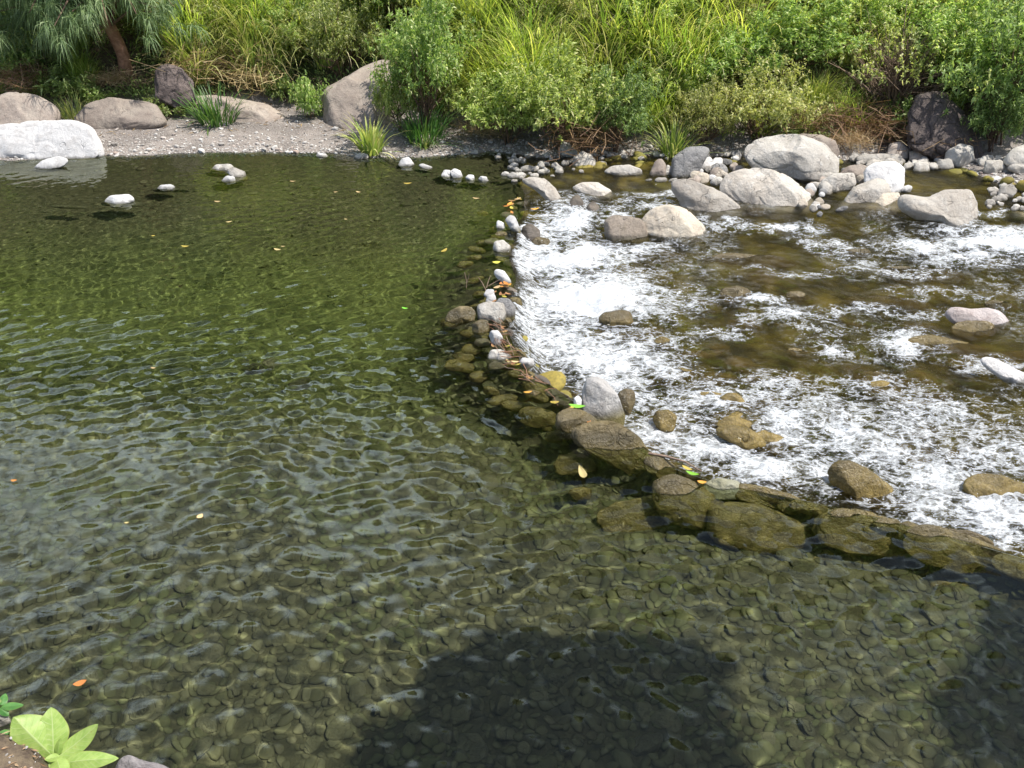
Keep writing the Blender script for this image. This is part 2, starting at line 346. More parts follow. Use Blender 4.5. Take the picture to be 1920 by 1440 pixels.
def rock(name, pts, mat, z0=0.0, ext=0.35, thick=0.85, lod=5, cuts=4, rough=0.06, smooth=2.2, centre=None, grow=1.0, label=None, cat='boulder', group=None, recv=True):
    """pts: seen outline in photo pixels. The rock is given its own distance from where it meets the level z0."""
    _seed[0] += 1; s = _seed[0]; rg = np.random.default_rng(s)
    pts = np.asarray(pts, float); y0, y1 = pts[:, 1].min(), pts[:, 1].max(); yw = y1
    P2 = pts.copy()
    if ext: m_ = (pts[:, 1] - y0) / (y1 - y0); P2[:, 1] = pts[:, 1] + np.where(m_ > 0.55, ext * (y1 - y0) * (m_ - 0.55) / 0.45, 0)
    cx, cy, r = outline(P2, smooth=smooth); r = r * grow; U, fc = ICO[lod]; U = U.copy()
    for _ in range(cuts):            # worn facets on the sides away from the outline
        n = rg.normal(size=3) * (0.6, 0.5, 0.6); n[2] = abs(n[2]) + 0.6; n /= np.linalg.norm(n); d = rg.uniform(0.62, 0.86)
        q = U @ n; U = U - np.outer(np.clip(q - d, 0, None) * 0.92, n)
    phi = np.arctan2(-U[:, 1], U[:, 0]) % (2 * math.pi)          # pixel y runs down
    rr = np.interp(phi, np.linspace(0, 2 * math.pi, len(r) + 1), np.append(r, r[0]))
    ns = 1 + rough * fbm(U[:, 0] * 1.6 + s, U[:, 1] * 1.6, U[:, 2] * 1.6, s, 4) + rough * 0.5 * fbm(U[:, 0] * 4 + s, U[:, 1] * 4, U[:, 2] * 4, s + 5, 4) - rough * 0.7 * ss(0.12, 0.0, np.abs(fbm(U[:, 0] * 1.9 + s, U[:, 1] * 1.9, U[:, 2] * 1.9, s + 9, 2)))
    lx = U[:, 0] * rr * ns; ly = U[:, 1] * rr * ns; lw = U[:, 2] * ns * thick * min(np.sort(r)[len(r) // 3], r.mean())
    d = ray(cx, cy); dn = d / np.linalg.norm(d); base = np.outer(lx, RT) + np.outer(ly, UP) - np.outer(lw, dn)
    def at(D): return CAM + d * D + base * (D / F)
    if centre is not None:
        D = (centre - H) / d[2]
        shift = 0.0
        if -0.7 < centre < -0.03:        # seen through the surface: real place lies nearer than the straight sight line says
            ti = math.hypot(d[0], d[1]) / -d[2]; si = math.sin(math.atan(ti)) / 1.33; shift = -centre * (ti - math.tan(math.asin(si)))
    else:
        lo, hi = 1.0, 60.0
        for _ in range(26):
            D = (lo + hi) / 2; q = at(D); k = q[:, 2] > z0
            if not k.any(): hi = D; continue
            bot = proj(q[k, 0], q[k, 1], q[k, 2])[1].max()
            if bot > yw: lo = D
            else: hi = D
        D = (lo + hi) / 2
    q = at(D)
    if centre is not None: q = q - np.array([d[0], d[1], 0]) / math.hypot(d[0], d[1]) * shift
    c = q.mean(0)
    o = obj(name, mesh(name, q - c, fc, mat), loc=c, recv=recv)
    return tag(o, label, cat, group)
def ell(cx, cy, w_, h_, rot=0.0, lump=0.10, n=14, sq=0.0):
    _seed[0] += 1; rg = np.random.default_rng(_seed[0]); out = []
    for k in range(n):
        q = 2 * math.pi * k / n; rad = 1 + lump * rg.uniform(-1, 1)
        c, s_ = math.cos(q), math.sin(q); e = 1 - sq * 0.3; a = math.copysign(abs(c) ** e, c) * w_ / 2 * rad; b = math.copysign(abs(s_) ** e, s_) * h_ / 2 * rad
        cr, sr = math.cos(R(rot)), math.sin(R(rot)); out.append((cx + a * cr - b * sr, cy + a * sr + b * cr))
    return out
exec_rocks = []
B = [ # ---- far left bank and pool edge
 ('boulder', [(-60, 238), (-40, 190), (20, 174), (70, 182), (105, 200), (110, 215), (95, 240), (20, 248)], PINK, 0.22, {}, 'long grey-brown boulder at the left edge of the far bank, behind the white ledge'),
 ('boulder', [(140, 222), (165, 196), (205, 184), (255, 190), (290, 196), (318, 226), (250, 234), (180, 238)], PINK, 0.14, {}, 'pinkish brown boulder with a sloping top, between the white ledge and the grass tuft'),
 ('boulder', [(-80, 292), (-60, 244), (0, 236), (70, 228), (138, 226), (172, 240), (192, 285), (140, 300), (60, 300), (0, 296)], LEDGE, 0.0, dict(cuts=9, rough=.06, thick=.7, lod=6), 'huge white rock ledge with creased face at the left edge of the pool'),
 ('rock', [(58, 312), (80, 300), (112, 292), (132, 300), (118, 310), (80, 316)], WHITE, 0.0, dict(lod=4), 'small pale wedge of rock in the water in front of the white ledge'),
 ('rock', [(95, 236), (103, 214), (118, 226), (130, 236)], PINK, 0.12, dict(lod=3), 'small brown stone wedged behind the white ledge'),
 ('boulder', [(292, 172), (292, 130), (312, 122), (342, 130), (362, 152), (364, 176), (335, 182)], DIRT, 0.45, dict(cuts=5, rough=.09), 'dark brown angular boulder in the undergrowth above the grass tuft'),
 ('boulder', [(348, 206), (352, 184), (400, 178), (450, 188), (500, 196), (548, 210), (520, 215), (460, 220), (400, 222)], PINK, 0.14, dict(thick=1.0, ext=1.2, cuts=6), 'low grey slab of rock behind the dark green grass tuft'),
 ('boulder', [(606, 170), (640, 152), (680, 128), (700, 116), (735, 113), (748, 150), (745, 228), (690, 236), (640, 236), (612, 212)], PINK, 0.13, dict(thick=.9), 'large smooth reddish brown boulder beside the tall shrub'),
 ('boulder', [(835, 190), (845, 162), (870, 150), (880, 175), (872, 192)], PALE, 0.3, dict(lod=4), 'pale boulder peeping out between the two big shrubs'),
 # ---- stones standing in the pool
 ('rock', [(192, 376), (205, 366), (240, 364), (254, 372), (246, 380), (215, 382)], WHITE, 0.0, dict(lod=4, ext=1.2), 'white flat stone nearest the camera in the upper left of the pool'),
 ('rock', [(292, 352), (300, 347), (320, 345), (330, 350), (318, 355)], WHITE, 0.0, dict(lod=4, ext=1.2), 'low white stone barely above the pool, right of the nearest white stone'),
 ('rock', [(392, 316), (404, 308), (432, 307), (442, 314), (420, 319)], PALE, 0.0, dict(lod=4, ext=1.2), 'flat pale stone at the back of the trio in the pool'),
 ('rock', [(424, 320), (438, 313), (460, 322), (468, 330), (445, 332)], PALE, 0.0, dict(lod=4, ext=1.2), 'tilted speckled stone at the right of the trio in the pool'),
 ('rock', [(412, 337), (424, 329), (440, 331), (443, 339), (426, 340)], WHITE, 0.0, dict(lod=3, ext=1.), 'small white stone at the front of the trio in the pool'),
 ('rock', [(588, 292), (596, 286), (612, 288), (618, 293), (600, 294)], WHITE, 0.0, dict(lod=3, ext=1.), 'small flat white stone at the gravel edge left of the bright grass plant'),
 ('rock', [(662, 294), (674, 286), (690, 288), (692, 296), (676, 298)], PALE, 0.0, dict(lod=3, ext=.6), 'brownish round stone at the foot of the bright grass plant'),
 ('rock', [(745, 306), (752, 297), (766, 294), (778, 305), (762, 311)], WHITE, 0.0, dict(lod=4, ext=.9), 'white pointed stone at the start of the line of stones across the pool corner'),
 ('rock', [(782, 309), (792, 306), (812, 312), (808, 316), (792, 313)], WHITE, 0.0, dict(lod=3, ext=1.), 'thin flat white stone second in the line across the pool corner'),
 ('rock', [(826, 327), (832, 318), (845, 319), (846, 330), (834, 331)], WHITE, 0.0, dict(lod=4, ext=.9), 'white stone third in the line across the pool corner'),
 ('rock', [(843, 322), (852, 315), (864, 320), (871, 330), (855, 333)], WHITE, 0.0, dict(lod=4, ext=.9), 'white sloping stone fourth in the line across the pool corner'),
 ('rock', [(872, 333), (878, 327), (888, 328), (892, 336), (880, 338)], WHITE, 0.0, dict(lod=4, ext=.9), 'white round stone fifth in the line across the pool corner'),
 ('rock', [(895, 336), (901, 330), (912, 331), (917, 337), (905, 340)], WHITE, 0.0, dict(lod=4, ext=.9), 'white round stone last in the line across the pool corner'),
 # ---- far middle
 ('boulder', [(1050, 286), (1052, 265), (1062, 264), (1088, 284), (1080, 292)], PALE, 0.02, dict(lod=4, cuts=4), 'streaked pale angular rock at the foot of the big shrub'),
 ('boulder', [(1072, 310), (1076, 294), (1092, 284), (1110, 292), (1120, 308), (1108, 314), (1086, 314)], PALE, 0.0, dict(lod=5), 'pale rounded boulder just in front of the streaked rock'),
 ('rock', [(1120, 310), (1126, 302), (1136, 303), (1140, 312)], PALE, 0.0, dict(lod=3), 'small pale round stone right beside the pale rounded boulder'),
 ('boulder', [(1130, 322), (1150, 311), (1180, 309), (1202, 318), (1204, 328), (1175, 330)], PALE, -0.01, dict(lod=5), 'flat pale boulder alone in the upper stream, left of the pink stone'),
 ('rock', [(1214, 326), (1228, 302), (1240, 296), (1249, 308), (1250, 328), (1232, 330)], PINK, -0.01, dict(lod=4), 'pinkish upright stone left of the dark grey boulder'),
 ('rock', [(1246, 326), (1250, 308), (1260, 312), (1258, 328)], PALE, -0.01, dict(lod=3), 'narrow pale stone wedged between the pink stone and the dark grey boulder'),
 ('boulder', [(1256, 326), (1262, 296), (1290, 276), (1322, 277), (1330, 284), (1318, 306), (1300, 328), (1276, 334)], GREYD, -0.01, dict(lod=5), 'dark grey pitted egg-shaped boulder in the upper stream'),
 ('boulder', [(972, 342), (990, 332), (1020, 335), (1040, 352), (1056, 372), (1054, 384), (1030, 372), (1000, 352)], PALE_R, -0.04, dict(lod=5), 'long pale grey boulder leaning over the top of the fall'),
 ('boulder', [(1070, 352), (1092, 343), (1120, 342), (1146, 358), (1146, 368), (1122, 372), (1090, 362)], PALE_R, -0.04, dict(lod=5), 'domed beige boulder above the fall, behind the small dark upright rock'),
 ('rock', [(1060, 390), (1072, 370), (1084, 364), (1094, 378), (1096, 396), (1080, 404)], DARKWET, -0.1, dict(lod=4, cuts=4), 'small dark upright rock with water running past at the top of the fall'),
 ('rock', [(1096, 404), (1100, 384), (1112, 376), (1124, 386), (1124, 404), (1110, 412)], DARKWET, -0.12, dict(lod=4, cuts=4), 'dark wet rock with water pouring over it, right of the small upright rock'),
 ('rock', [(1170, 382), (1178, 366), (1190, 372), (1196, 384), (1184, 388)], DARKWET, -0.1, dict(lod=3), 'small reddish wet stone in the riffle behind the beige round boulder'),
 ('rock', [(1112, 432), (1116, 414), (1128, 413), (1134, 430), (1124, 436)], OLIVE_R, -0.18, dict(lod=4), 'mossy green rock at the left foot of the brown twin boulder'),
 ('boulder', [(1135, 440), (1134, 414), (1150, 405), (1180, 406), (1202, 412), (1214, 436), (1214, 456), (1180, 458), (1148, 452)], rock_mat('brown_wet_boulder', (0.25, 0.205, 0.16), (0.32, 0.27, 0.22), (0.17, 0.14, 0.10), wl=-0.15, wet=.08), -0.19, dict(lod=5), 'brown half-wet boulder, left one of the twin boulders beside the fall'),
 ('boulder', [(1202, 448), (1206, 410), (1225, 392), (1256, 384), (1286, 394), (1318, 424), (1325, 440), (1300, 454), (1262, 458), (1225, 454)], BEIGE_R, -0.19, dict(lod=5), 'large beige boulder, right one of the twin boulders beside the fall'),
 ('boulder', [(1254, 350), (1262, 340), (1290, 338), (1330, 352), (1360, 366), (1388, 384), (1395, 408), (1370, 414), (1330, 412), (1278, 396), (1276, 376)], PALE_R, -0.13, dict(lod=5, thick=.7), 'elongated pale boulder with a pointed left end, behind the beige twin boulder'),
 ('rock', [(1396, 410), (1400, 394), (1416, 388), (1436, 398), (1440, 406), (1418, 412)], DARKWET, -0.15, dict(lod=4), 'small dark brown stone right of the elongated pale boulder'),
 ('boulder', [(1350, 352), (1366, 328), (1400, 320), (1440, 318), (1480, 334), (1512, 362), (1523, 384), (1512, 404), (1450, 398), (1400, 388), (1370, 372)], PALE_R, -0.12, dict(lod=6, thick=.7), 'broad smooth pale boulder in front of the tallest boulder'),
 ('boulder', [(1402, 296), (1404, 272), (1424, 256), (1460, 251), (1510, 256), (1545, 270), (1568, 300), (1570, 324), (1540, 340), (1516, 334), (1480, 322), (1424, 318)], PALE, 0.0, dict(lod=6, cuts=2, ext=.2, thick=.7), 'tallest and largest pale grey boulder in the middle of the stream'),
 ('boulder', [(1490, 262), (1500, 250), (1540, 254), (1566, 264), (1572, 282), (1560, 296), (1530, 290)], PINK, 0.05, dict(lod=4), 'brown boulder hidden behind the top of the tallest boulder'),
 ('rock', [(1556, 316), (1562, 292), (1574, 296), (1572, 322)], PALE, 0.0, dict(lod=4), 'narrow pale rock pressed against the right side of the tallest boulder'),
 ('boulder', [(1572, 326), (1590, 312), (1612, 308), (1640, 316), (1634, 336), (1590, 336)], PINK, 0.0, dict(lod=4), 'low brown stone behind the white upright boulder'),
 ('boulder', [(1622, 340), (1622, 318), (1640, 306), (1680, 304), (1696, 316), (1692, 346), (1680, 362), (1660, 350)], WHITE, 0.0, dict(lod=5, cuts=4), 'white-grey upright boulder left of the calm brown side water'),
 ('boulder', [(1536, 362), (1540, 340), (1560, 326), (1600, 325), (1604, 346), (1580, 358), (1560, 364)], PALE, -0.03, dict(lod=5, cuts=5), 'angular speckled rock between the broad smooth boulder and the white upright boulder'),
 ('rock', [(1536, 366), (1536, 346), (1548, 338), (1560, 350), (1562, 368), (1548, 371)], PALE, -0.05, dict(lod=4), 'squarish grey rock standing left of the angular speckled rock'),
 ('boulder', [(1564, 388), (1600, 352), (1640, 336), (1662, 340), (1670, 364), (1640, 384), (1600, 394)], PALE_R, -0.1, dict(lod=5), 'pale pyramid-shaped boulder behind the orange-beige block'),
 ('boulder', [(1618, 394), (1630, 374), (1650, 362), (1686, 362), (1688, 400), (1660, 404), (1630, 402)], BEIGE_R, -0.13, dict(lod=5, cuts=4), 'orange-beige block of rock between the pyramid boulder and the wide saddle-shaped boulder'),
 ('boulder', [(1686, 392), (1690, 362), (1735, 372), (1770, 358), (1818, 358), (1829, 380), (1830, 425), (1800, 436), (1782, 432), (1740, 414)], PALE_R, -0.17, dict(lod=6, cuts=4, smooth=1.4), 'wide grey saddle-shaped boulder at the right, biggest of the right-hand group'),
 ('rock', [(1684, 358), (1690, 350), (1704, 346), (1712, 350), (1706, 360)], WHITE, 0.0, dict(lod=3), 'small white stone behind the saddle-shaped boulder'),
 ('boulder', [(1600, 300), (1608, 292), (1650, 288), (1690, 290), (1688, 306), (1640, 308)], PALE, 0.02, dict(lod=4), 'long low grey rock on the far shore behind the white upright boulder'),
 ('boulder', [(1662, 290), (1668, 270), (1690, 266), (1704, 280), (1702, 292), (1680, 294)], PINK, 0.06, dict(lod=4), 'round brown boulder on the far shore under the dead grass'),
 ('boulder', [(1705, 298), (1706, 284), (1724, 280), (1738, 288), (1734, 300)], PINK, 0.04, dict(lod=4), 'brown stone right of the round brown boulder'),
 ('boulder', [(1768, 300), (1776, 284), (1800, 270), (1824, 274), (1826, 296), (1804, 306)], PALE, 0.06, dict(lod=4), 'cream-coloured boulder at the foot of the dark earth bank'),
 ('boulder', [(1700, 256), (1704, 210), (1722, 176), (1745, 168), (1776, 180), (1810, 214), (1840, 256), (1836, 280), (1780, 276), (1740, 266)], DIRT, 0.2, dict(lod=6, cuts=7, rough=.12), 'big dark earthy boulder in shade beneath the right-hand shrubs'),
 ('boulder', [(1880, 300), (1900, 280), (1930, 268), (1990, 270), (1990, 310), (1920, 316)], PALE, 0.1, dict(lod=4), 'sloping grey boulder cut off by the right edge on the far bank'),
 ('rock', [(1886, 316), (1896, 304), (1930, 302), (1950, 318), (1920, 324)], PALE, 0.05, dict(lod=4), 'tan stone below the sloping boulder at the right edge'),
 ('rock', [(1842, 318), (1848, 300), (1880, 300), (1886, 314), (1866, 322)], PALE, 0.05, dict(lod=4), 'pale rock beside the tan stone on the right-hand gravel'),
 ('boulder', [(1870, 362), (1876, 348), (1900, 346), (1906, 360), (1890, 370)], PALE, 0.0, dict(lod=4), 'round grey stone on the right-hand gravel spit'),
 ('rock', [(1880, 414), (1890, 402), (1930, 400), (1960, 412), (1920, 418)], PALE_R, -0.15, dict(lod=4), 'low flat rock at the right edge below the gravel spit'),
 # ---- in the rapids
 ('rock', [(1772, 598), (1770, 582), (1784, 573), (1815, 580), (1850, 577), (1876, 584), (1898, 606), (1888, 620), (1840, 612), (1790, 604)], rock_mat('pinkgrey_rock', (0.42, 0.36, 0.34), (0.52, 0.47, 0.45), (0.28, 0.22, 0.2), wl=-0.27), -0.30, dict(lod=5, cuts=4), 'pinkish grey flat rock standing dry in the right-hand rapids'),
 ('rock', [(1822, 672), (1850, 666), (1890, 684), (1940, 704), (1980, 724), (1900, 716), (1850, 690)], rock_mat('white_rock_rapids', (0.66, 0.64, 0.62), (0.55, 0.53, 0.5), (0.72, 0.7, 0.7), wl=-0.31), -0.34, dict(lod=5, thick=.6), 'long bright slab of rock sloping out of the right edge of the rapids'),
 ('rock', [(1118, 600), (1130, 586), (1160, 580), (1182, 584), (1190, 604), (1170, 616), (1140, 612)], OLIVE_R, -0.28, dict(lod=5), 'golden brown wet stone in the foam below the fall'),
 ('rock', [(1330, 808), (1360, 796), (1400, 800), (1430, 818), (1440, 830), (1404, 836), (1360, 822)], OLIVE_R, -0.36, dict(lod=5), 'low reddish brown wet stone in the middle of the lower foam'),
 ('rock', [(1548, 890), (1560, 866), (1590, 860), (1630, 880), (1680, 912), (1672, 940), (1620, 936), (1570, 920)], OLIVE_R, -0.42, dict(lod=5, ext=.4), 'large brown rock glazed with water in the lower foam behind the weir'),
 ('rock', [(1800, 905), (1830, 888), (1880, 890), (1930, 912), (1930, 940), (1870, 944), (1820, 930)], OLIVE_R, -0.42, dict(lod=5), 'brown wet rock in the foam near the right edge'),
 ('rock', [(1222, 786), (1230, 770), (1254, 768), (1270, 780), (1264, 800), (1236, 800)], OLIVE_R, -0.33, dict(lod=4), 'small round mossy stone in the foam behind the grey weir boulder'),
 ('rock', [(1698, 620), (1716, 600), (1760, 596), (1830, 612), (1880, 640), (1880, 660), (1780, 640)], OLIVE_R, -0.345, dict(centre=-0.35, ext=0, lod=5, thick=.5), 'golden brown rock just under the rapids beside the pinkish grey rock'),
 ('rock', [(1602, 545), (1640, 524), (1700, 530), (1750, 550), (1740, 570), (1660, 562)], OLIVE_R, -0.3, dict(centre=-0.32, ext=0, lod=5, thick=.5), 'brown rock under the water upstream of the pinkish grey rock'),
 ('rock', [(1640, 480), (1700, 474), (1780, 482), (1850, 504), (1780, 520), (1690, 510)], OLIVE_R, -0.3, dict(centre=-0.28, ext=0, lod=5, thick=.4), 'wide golden rock under the glassy chute at the upper right'),
 ('rock', [(1300, 470), (1360, 452), (1450, 456), (1520, 478), (1470, 500), (1360, 492)], OLIVE_R, -0.3, dict(centre=-0.26, ext=0, lod=5, thick=.4), 'broad green rock under smooth water below the twin boulders'),
 # ---- weir, big stones
 ('rock', [(946, 412), (956, 402), (966, 406), (974, 424), (978, 434), (962, 432)], WHITE, -0.02, dict(lod=4, ext=.2), 'white wedge-shaped stone standing near the upper end of the weir'),
 ('rock', [(976, 440), (980, 424), (994, 418), (1012, 430), (1014, 444), (1000, 450), (984, 450)], DARKWET, -0.1, dict(lod=4), 'dark brown boulder right of the white wedge at the upper end of the weir'),
 ('rock', [(992, 456), (1004, 444), (1030, 446), (1036, 462), (1016, 470)], OLIVE_R, -0.2, dict(lod=4), 'mossy yellow stone below the dark brown weir boulder'),
 ('rock', [(928, 430), (932, 412), (946, 418), (950, 432)], WHITE, -0.03, dict(lod=3), 'small white-topped stone on the pool side of the white wedge'),
 ('rock', [(924, 470), (926, 452), (944, 449), (958, 462), (956, 476), (940, 478)], PALE, -0.04, dict(lod=4), 'pale rounded stone on the weir above the leaf-strewn part'),
 ('rock', [(924, 512), (930, 504), (946, 508), (960, 522), (950, 527), (934, 520)], WHITE, 0.01, dict(lod=4, ext=.6), 'white oval stone lying tilted on the weir, above the pair of small white stones'),
 ('rock', [(906, 552), (912, 542), (926, 542), (928, 554), (916, 558)], WHITE, 0.01, dict(lod=3), 'small white stone, upper one of the touching pair on the weir'),
 ('rock', [(910, 564), (914, 552), (928, 552), (931, 562), (920, 568)], WHITE, 0.01, dict(lod=3), 'small white stone, lower one of the touching pair on the weir'),
 ('rock', [(894, 596), (894, 572), (914, 565), (944, 567), (950, 590), (940, 606), (912, 602)], PALE, -0.02, dict(lod=5), 'big grey stone with a white top in the widest part of the weir'),
 ('rock', [(928, 568), (936, 558), (956, 560), (967, 576), (964, 592), (950, 596)], GREYD, -0.03, dict(lod=4), 'rounded grey stone leaning on the right of the big white-topped stone'),
 ('rock', [(832, 598), (840, 584), (860, 574), (880, 574), (892, 584), (890, 600), (862, 606)], OLIVE, -0.01, dict(lod=4, ext=.3), 'dark wet stone at the pool side of the weir carrying a white stone'),
 ('rock', [(857, 584), (866, 575), (884, 576), (891, 586), (884, 593), (866, 592)], WHITE, 0.03, dict(lod=4, ext=.2), 'white oval stone lying on the pool side of the weir'),
 ('rock', [(884, 622), (886, 606), (902, 598), (916, 602), (918, 618), (904, 626)], OLIVE, -0.01, dict(lod=4), 'olive round stone with a pale cap above the lone white stone'),
 ('rock', [(916, 630), (920, 619), (934, 619), (943, 632), (938, 642), (924, 640)], WHITE, 0.02, dict(lod=4, ext=.4), 'lone white rounded stone among the leaf litter in the middle of the weir'),
 ('rock', [(912, 672), (920, 656), (940, 654), (960, 668), (956, 680), (930, 678)], PALE, -0.02, dict(lod=4), 'grey-green stone under the twigs below the lone white stone'),
 ('rock', [(972, 680), (980, 670), (1000, 672), (1004, 684), (986, 690)], WHITE, -0.02, dict(lod=3), 'white stone washed by the fall beside the twigs'),
 ('rock', [(1090, 770), (1092, 730), (1100, 708), (1120, 703), (1140, 718), (1160, 744), (1172, 772), (1168, 792), (1130, 795), (1100, 788)], rock_mat('weir_grey', (0.42, 0.40, 0.38), (0.56, 0.55, 0.53), (0.3, 0.27, 0.23), wl=-0.05, wet=0.09), -0.10, dict(lod=5, ext=.15), 'large grey boulder with a pale top, tallest on the weir'),
 ('rock', [(1154, 758), (1158, 736), (1172, 728), (1190, 732), (1192, 752), (1180, 768)], OLIVE_R, -0.2, dict(lod=4), 'mossy dark stone just right of the tallest weir boulder'),
 ('rock', [(1075, 756), (1076, 746), (1084, 741), (1091, 748), (1090, 758), (1082, 760)], WHITE, 0.03, dict(lod=3, ext=.2), 'small round white stone against the tallest weir boulder'),
 ('rock', [(1040, 798), (1044, 774), (1062, 764), (1092, 768), (1116, 782), (1128, 798), (1100, 806), (1066, 812)], OLIVE, -0.01, dict(lod=5, ext=.2), 'brown-olive stone at the foot of the tallest weir boulder'),
 ('rock', [(1094, 826), (1094, 806), (1126, 797), (1160, 800), (1190, 818), (1210, 848), (1222, 880), (1218, 904), (1192, 910), (1166, 884), (1130, 858)], OLIVE, 0.0, dict(grow=1.32, centre=-0.09, ext=0, lod=6, thick=.55), 'long smooth olive-brown boulder, largest of the wet weir stones'),
 ('rock', [(1216, 880), (1216, 858), (1244, 858), (1262, 872), (1264, 890), (1240, 905)], OLIVE, 0, dict(grow=1.32, centre=-0.06, ext=0, lod=5), 'olive stone wedged under the brown stick on the weir'),
 ('rock', [(1240, 930), (1244, 900), (1268, 892), (1300, 900), (1328, 924), (1345, 950), (1344, 980), (1304, 996), (1260, 980), (1242, 955)], OLIVE, 0, dict(grow=1.32, centre=-0.17, ext=0, lod=6, thick=.6), 'big round olive stone under rippled water below the stick'),
 ('rock', [(1326, 922), (1330, 902), (1350, 896), (1380, 902), (1386, 920), (1376, 938), (1344, 938)], rock_mat('grey_green', (0.26, 0.255, 0.19), (0.20, 0.19, 0.11), (0.34, 0.33, 0.28), wl=-0.12, rough=.5), -0.04, dict(grow=1.32, centre=-0.07, ext=0, lod=5), 'grey-green round stone at the water surface, first of the near weir edge'),
 ('rock', [(1384, 915), (1400, 903), (1440, 910), (1480, 922), (1502, 940), (1500, 956), (1460, 960), (1420, 946), (1388, 934)], OLIVE, 0, dict(grow=1.32, centre=-0.12, ext=0, lod=6, thick=.6), 'long reddish olive stone lying along the near weir edge'),
 ('rock', [(1350, 990), (1354, 950), (1380, 940), (1430, 948), (1470, 974), (1500, 992), (1496, 1020), (1450, 1044), (1400, 1034), (1362, 1014)], OLIVE, 0, dict(grow=1.32, centre=-0.30, ext=0, lod=6, thick=.55), 'broad golden-olive slab lit by ripples under the near weir'),
 ('rock', [(1488, 950), (1500, 934), (1550, 944), (1565, 956), (1556, 972), (1520, 968)], OLIVE, 0, dict(grow=1.32, centre=-0.10, ext=0, lod=5), 'short olive stone between two long ones on the near weir edge'),
 ('rock', [(1526, 996), (1530, 972), (1542, 962), (1552, 972), (1548, 1000), (1536, 1014)], OLIVE, 0, dict(grow=1.32, centre=-0.18, ext=0, lod=4), 'narrow upright piece of stone in the dark gap of the near weir'),
 ('rock', [(1556, 1010), (1560, 962), (1590, 948), (1650, 960), (1690, 976), (1702, 1010), (1696, 1040), (1650, 1046), (1600, 1040), (1566, 1028)], OLIVE, 0, dict(grow=1.32, centre=-0.21, ext=0, lod=6, cuts=4, thick=.6), 'large blocky olive stone with cracks in the near weir'),
 ('rock', [(1642, 980), (1656, 970), (1680, 974), (1692, 990), (1676, 1000), (1652, 996)], OLIVE, 0, dict(grow=1.32, centre=-0.04, ext=0, lod=4, thick=.5), 'small flat green stone lying on the blocky stone'),
 ('rock', [(1690, 1010), (1690, 984), (1704, 974), (1724, 984), (1724, 1010), (1712, 1032), (1698, 1028)], OLIVE, 0, dict(grow=1.32, centre=-0.10, ext=0, lod=4, thick=.7), 'small upright green stone right of the blocky stone'),
 ('rock', [(1722, 1030), (1726, 990), (1760, 984), (1820, 1002), (1880, 1030), (1890, 1056), (1860, 1078), (1800, 1076), (1750, 1056)], OLIVE, 0, dict(grow=1.32, centre=-0.16, ext=0, lod=6, thick=.6), 'very long olive stone forming the near weir edge towards the right'),
 ('rock', [(1880, 1060), (1890, 1036), (1930, 1040), (2010, 1066), (2010, 1110), (1940, 1100), (1900, 1080)], OLIVE, 0, dict(grow=1.32, centre=-0.16, ext=0, lod=5, thick=.6), 'olive stone of the weir cut off by the right edge'),
 ('rock', [(1740, 990), (1760, 978), (1820, 984), (1858, 1002), (1850, 1012), (1800, 1006)], OLIVE_R, 0, dict(grow=1.32, centre=-0.16, ext=0, lod=5, thick=.5), 'brown stone glazed with overflow just behind the near weir edge'),
 ('rock', [(1116, 960), (1160, 930), (1220, 920), (1250, 965), (1262, 1005), (1240, 1035), (1180, 1030), (1130, 1000)], OLIVE, 0, dict(centre=-0.42, ext=0, lod=5, thick=.4), 'big pale-green flat stone deep under the ripples left of the round olive stone'),
 ('rock', [(1460, 1080), (1500, 1050), (1570, 1050), (1620, 1075), (1640, 1110), (1600, 1135), (1520, 1130), (1470, 1110)], COBBLE, 0, dict(centre=-0.50, ext=0, lod=5, thick=.4), 'wide submerged stone on the pool bed in front of the golden-olive slab'),
 ('rock', [(1036, 870), (1050, 845), (1090, 842), (1116, 862), (1120, 888), (1080, 905), (1044, 895)], OLIVE, 0, dict(centre=-0.32, ext=0, lod=5, thick=.6), 'dark round stone under the curled yellow leaf'),
 ('rock', [(1064, 930), (1070, 912), (1096, 908), (1110, 920), (1104, 938), (1080, 942)], OLIVE, 0, dict(centre=-0.38, ext=0, lod=4, thick=.7), 'round submerged stone below the curled yellow leaf'),
 ('rock', [(976, 800), (980, 765), (1010, 755), (1040, 768), (1042, 800), (1010, 812)], OLIVE, 0, dict(centre=-0.22, ext=0, lod=5, thick=.6), 'submerged olive boulder left of the brown-olive weir stone'),
 # ---- foreground bank
 ('rock', [(212, 1446), (222, 1424), (240, 1413), (262, 1424), (300, 1432), (330, 1446), (300, 1470), (240, 1470)], rock_mat('bank_rock', (0.30, 0.27, 0.27), (0.22, 0.2, 0.2), (0.4, 0.37, 0.36), wl=-3), 0.6, dict(centre=0.75, ext=0, lod=5, cuts=4, thick=1.1), 'purplish grey rock tip at the bottom edge beside the broad-leaved plant'),
 ('rock', [(-20, 1345), (0, 1336), (16, 1342), (22, 1356), (0, 1364), (-20, 1362)], PALE, 0.9, dict(centre=1.02, ext=0, lod=4), 'pale stone at the lower left edge above the broad-leaved plant'),
]
for nm, pts, mt, z0, kw, lab in B:
    if nm == 'boulder': kw.setdefault('grow', 1.05); kw.setdefault('smooth', 1.5)
    rock(nm, pts, mt, z0=z0, label=lab, cat='boulder' if nm == 'boulder' else 'stone', **kw)

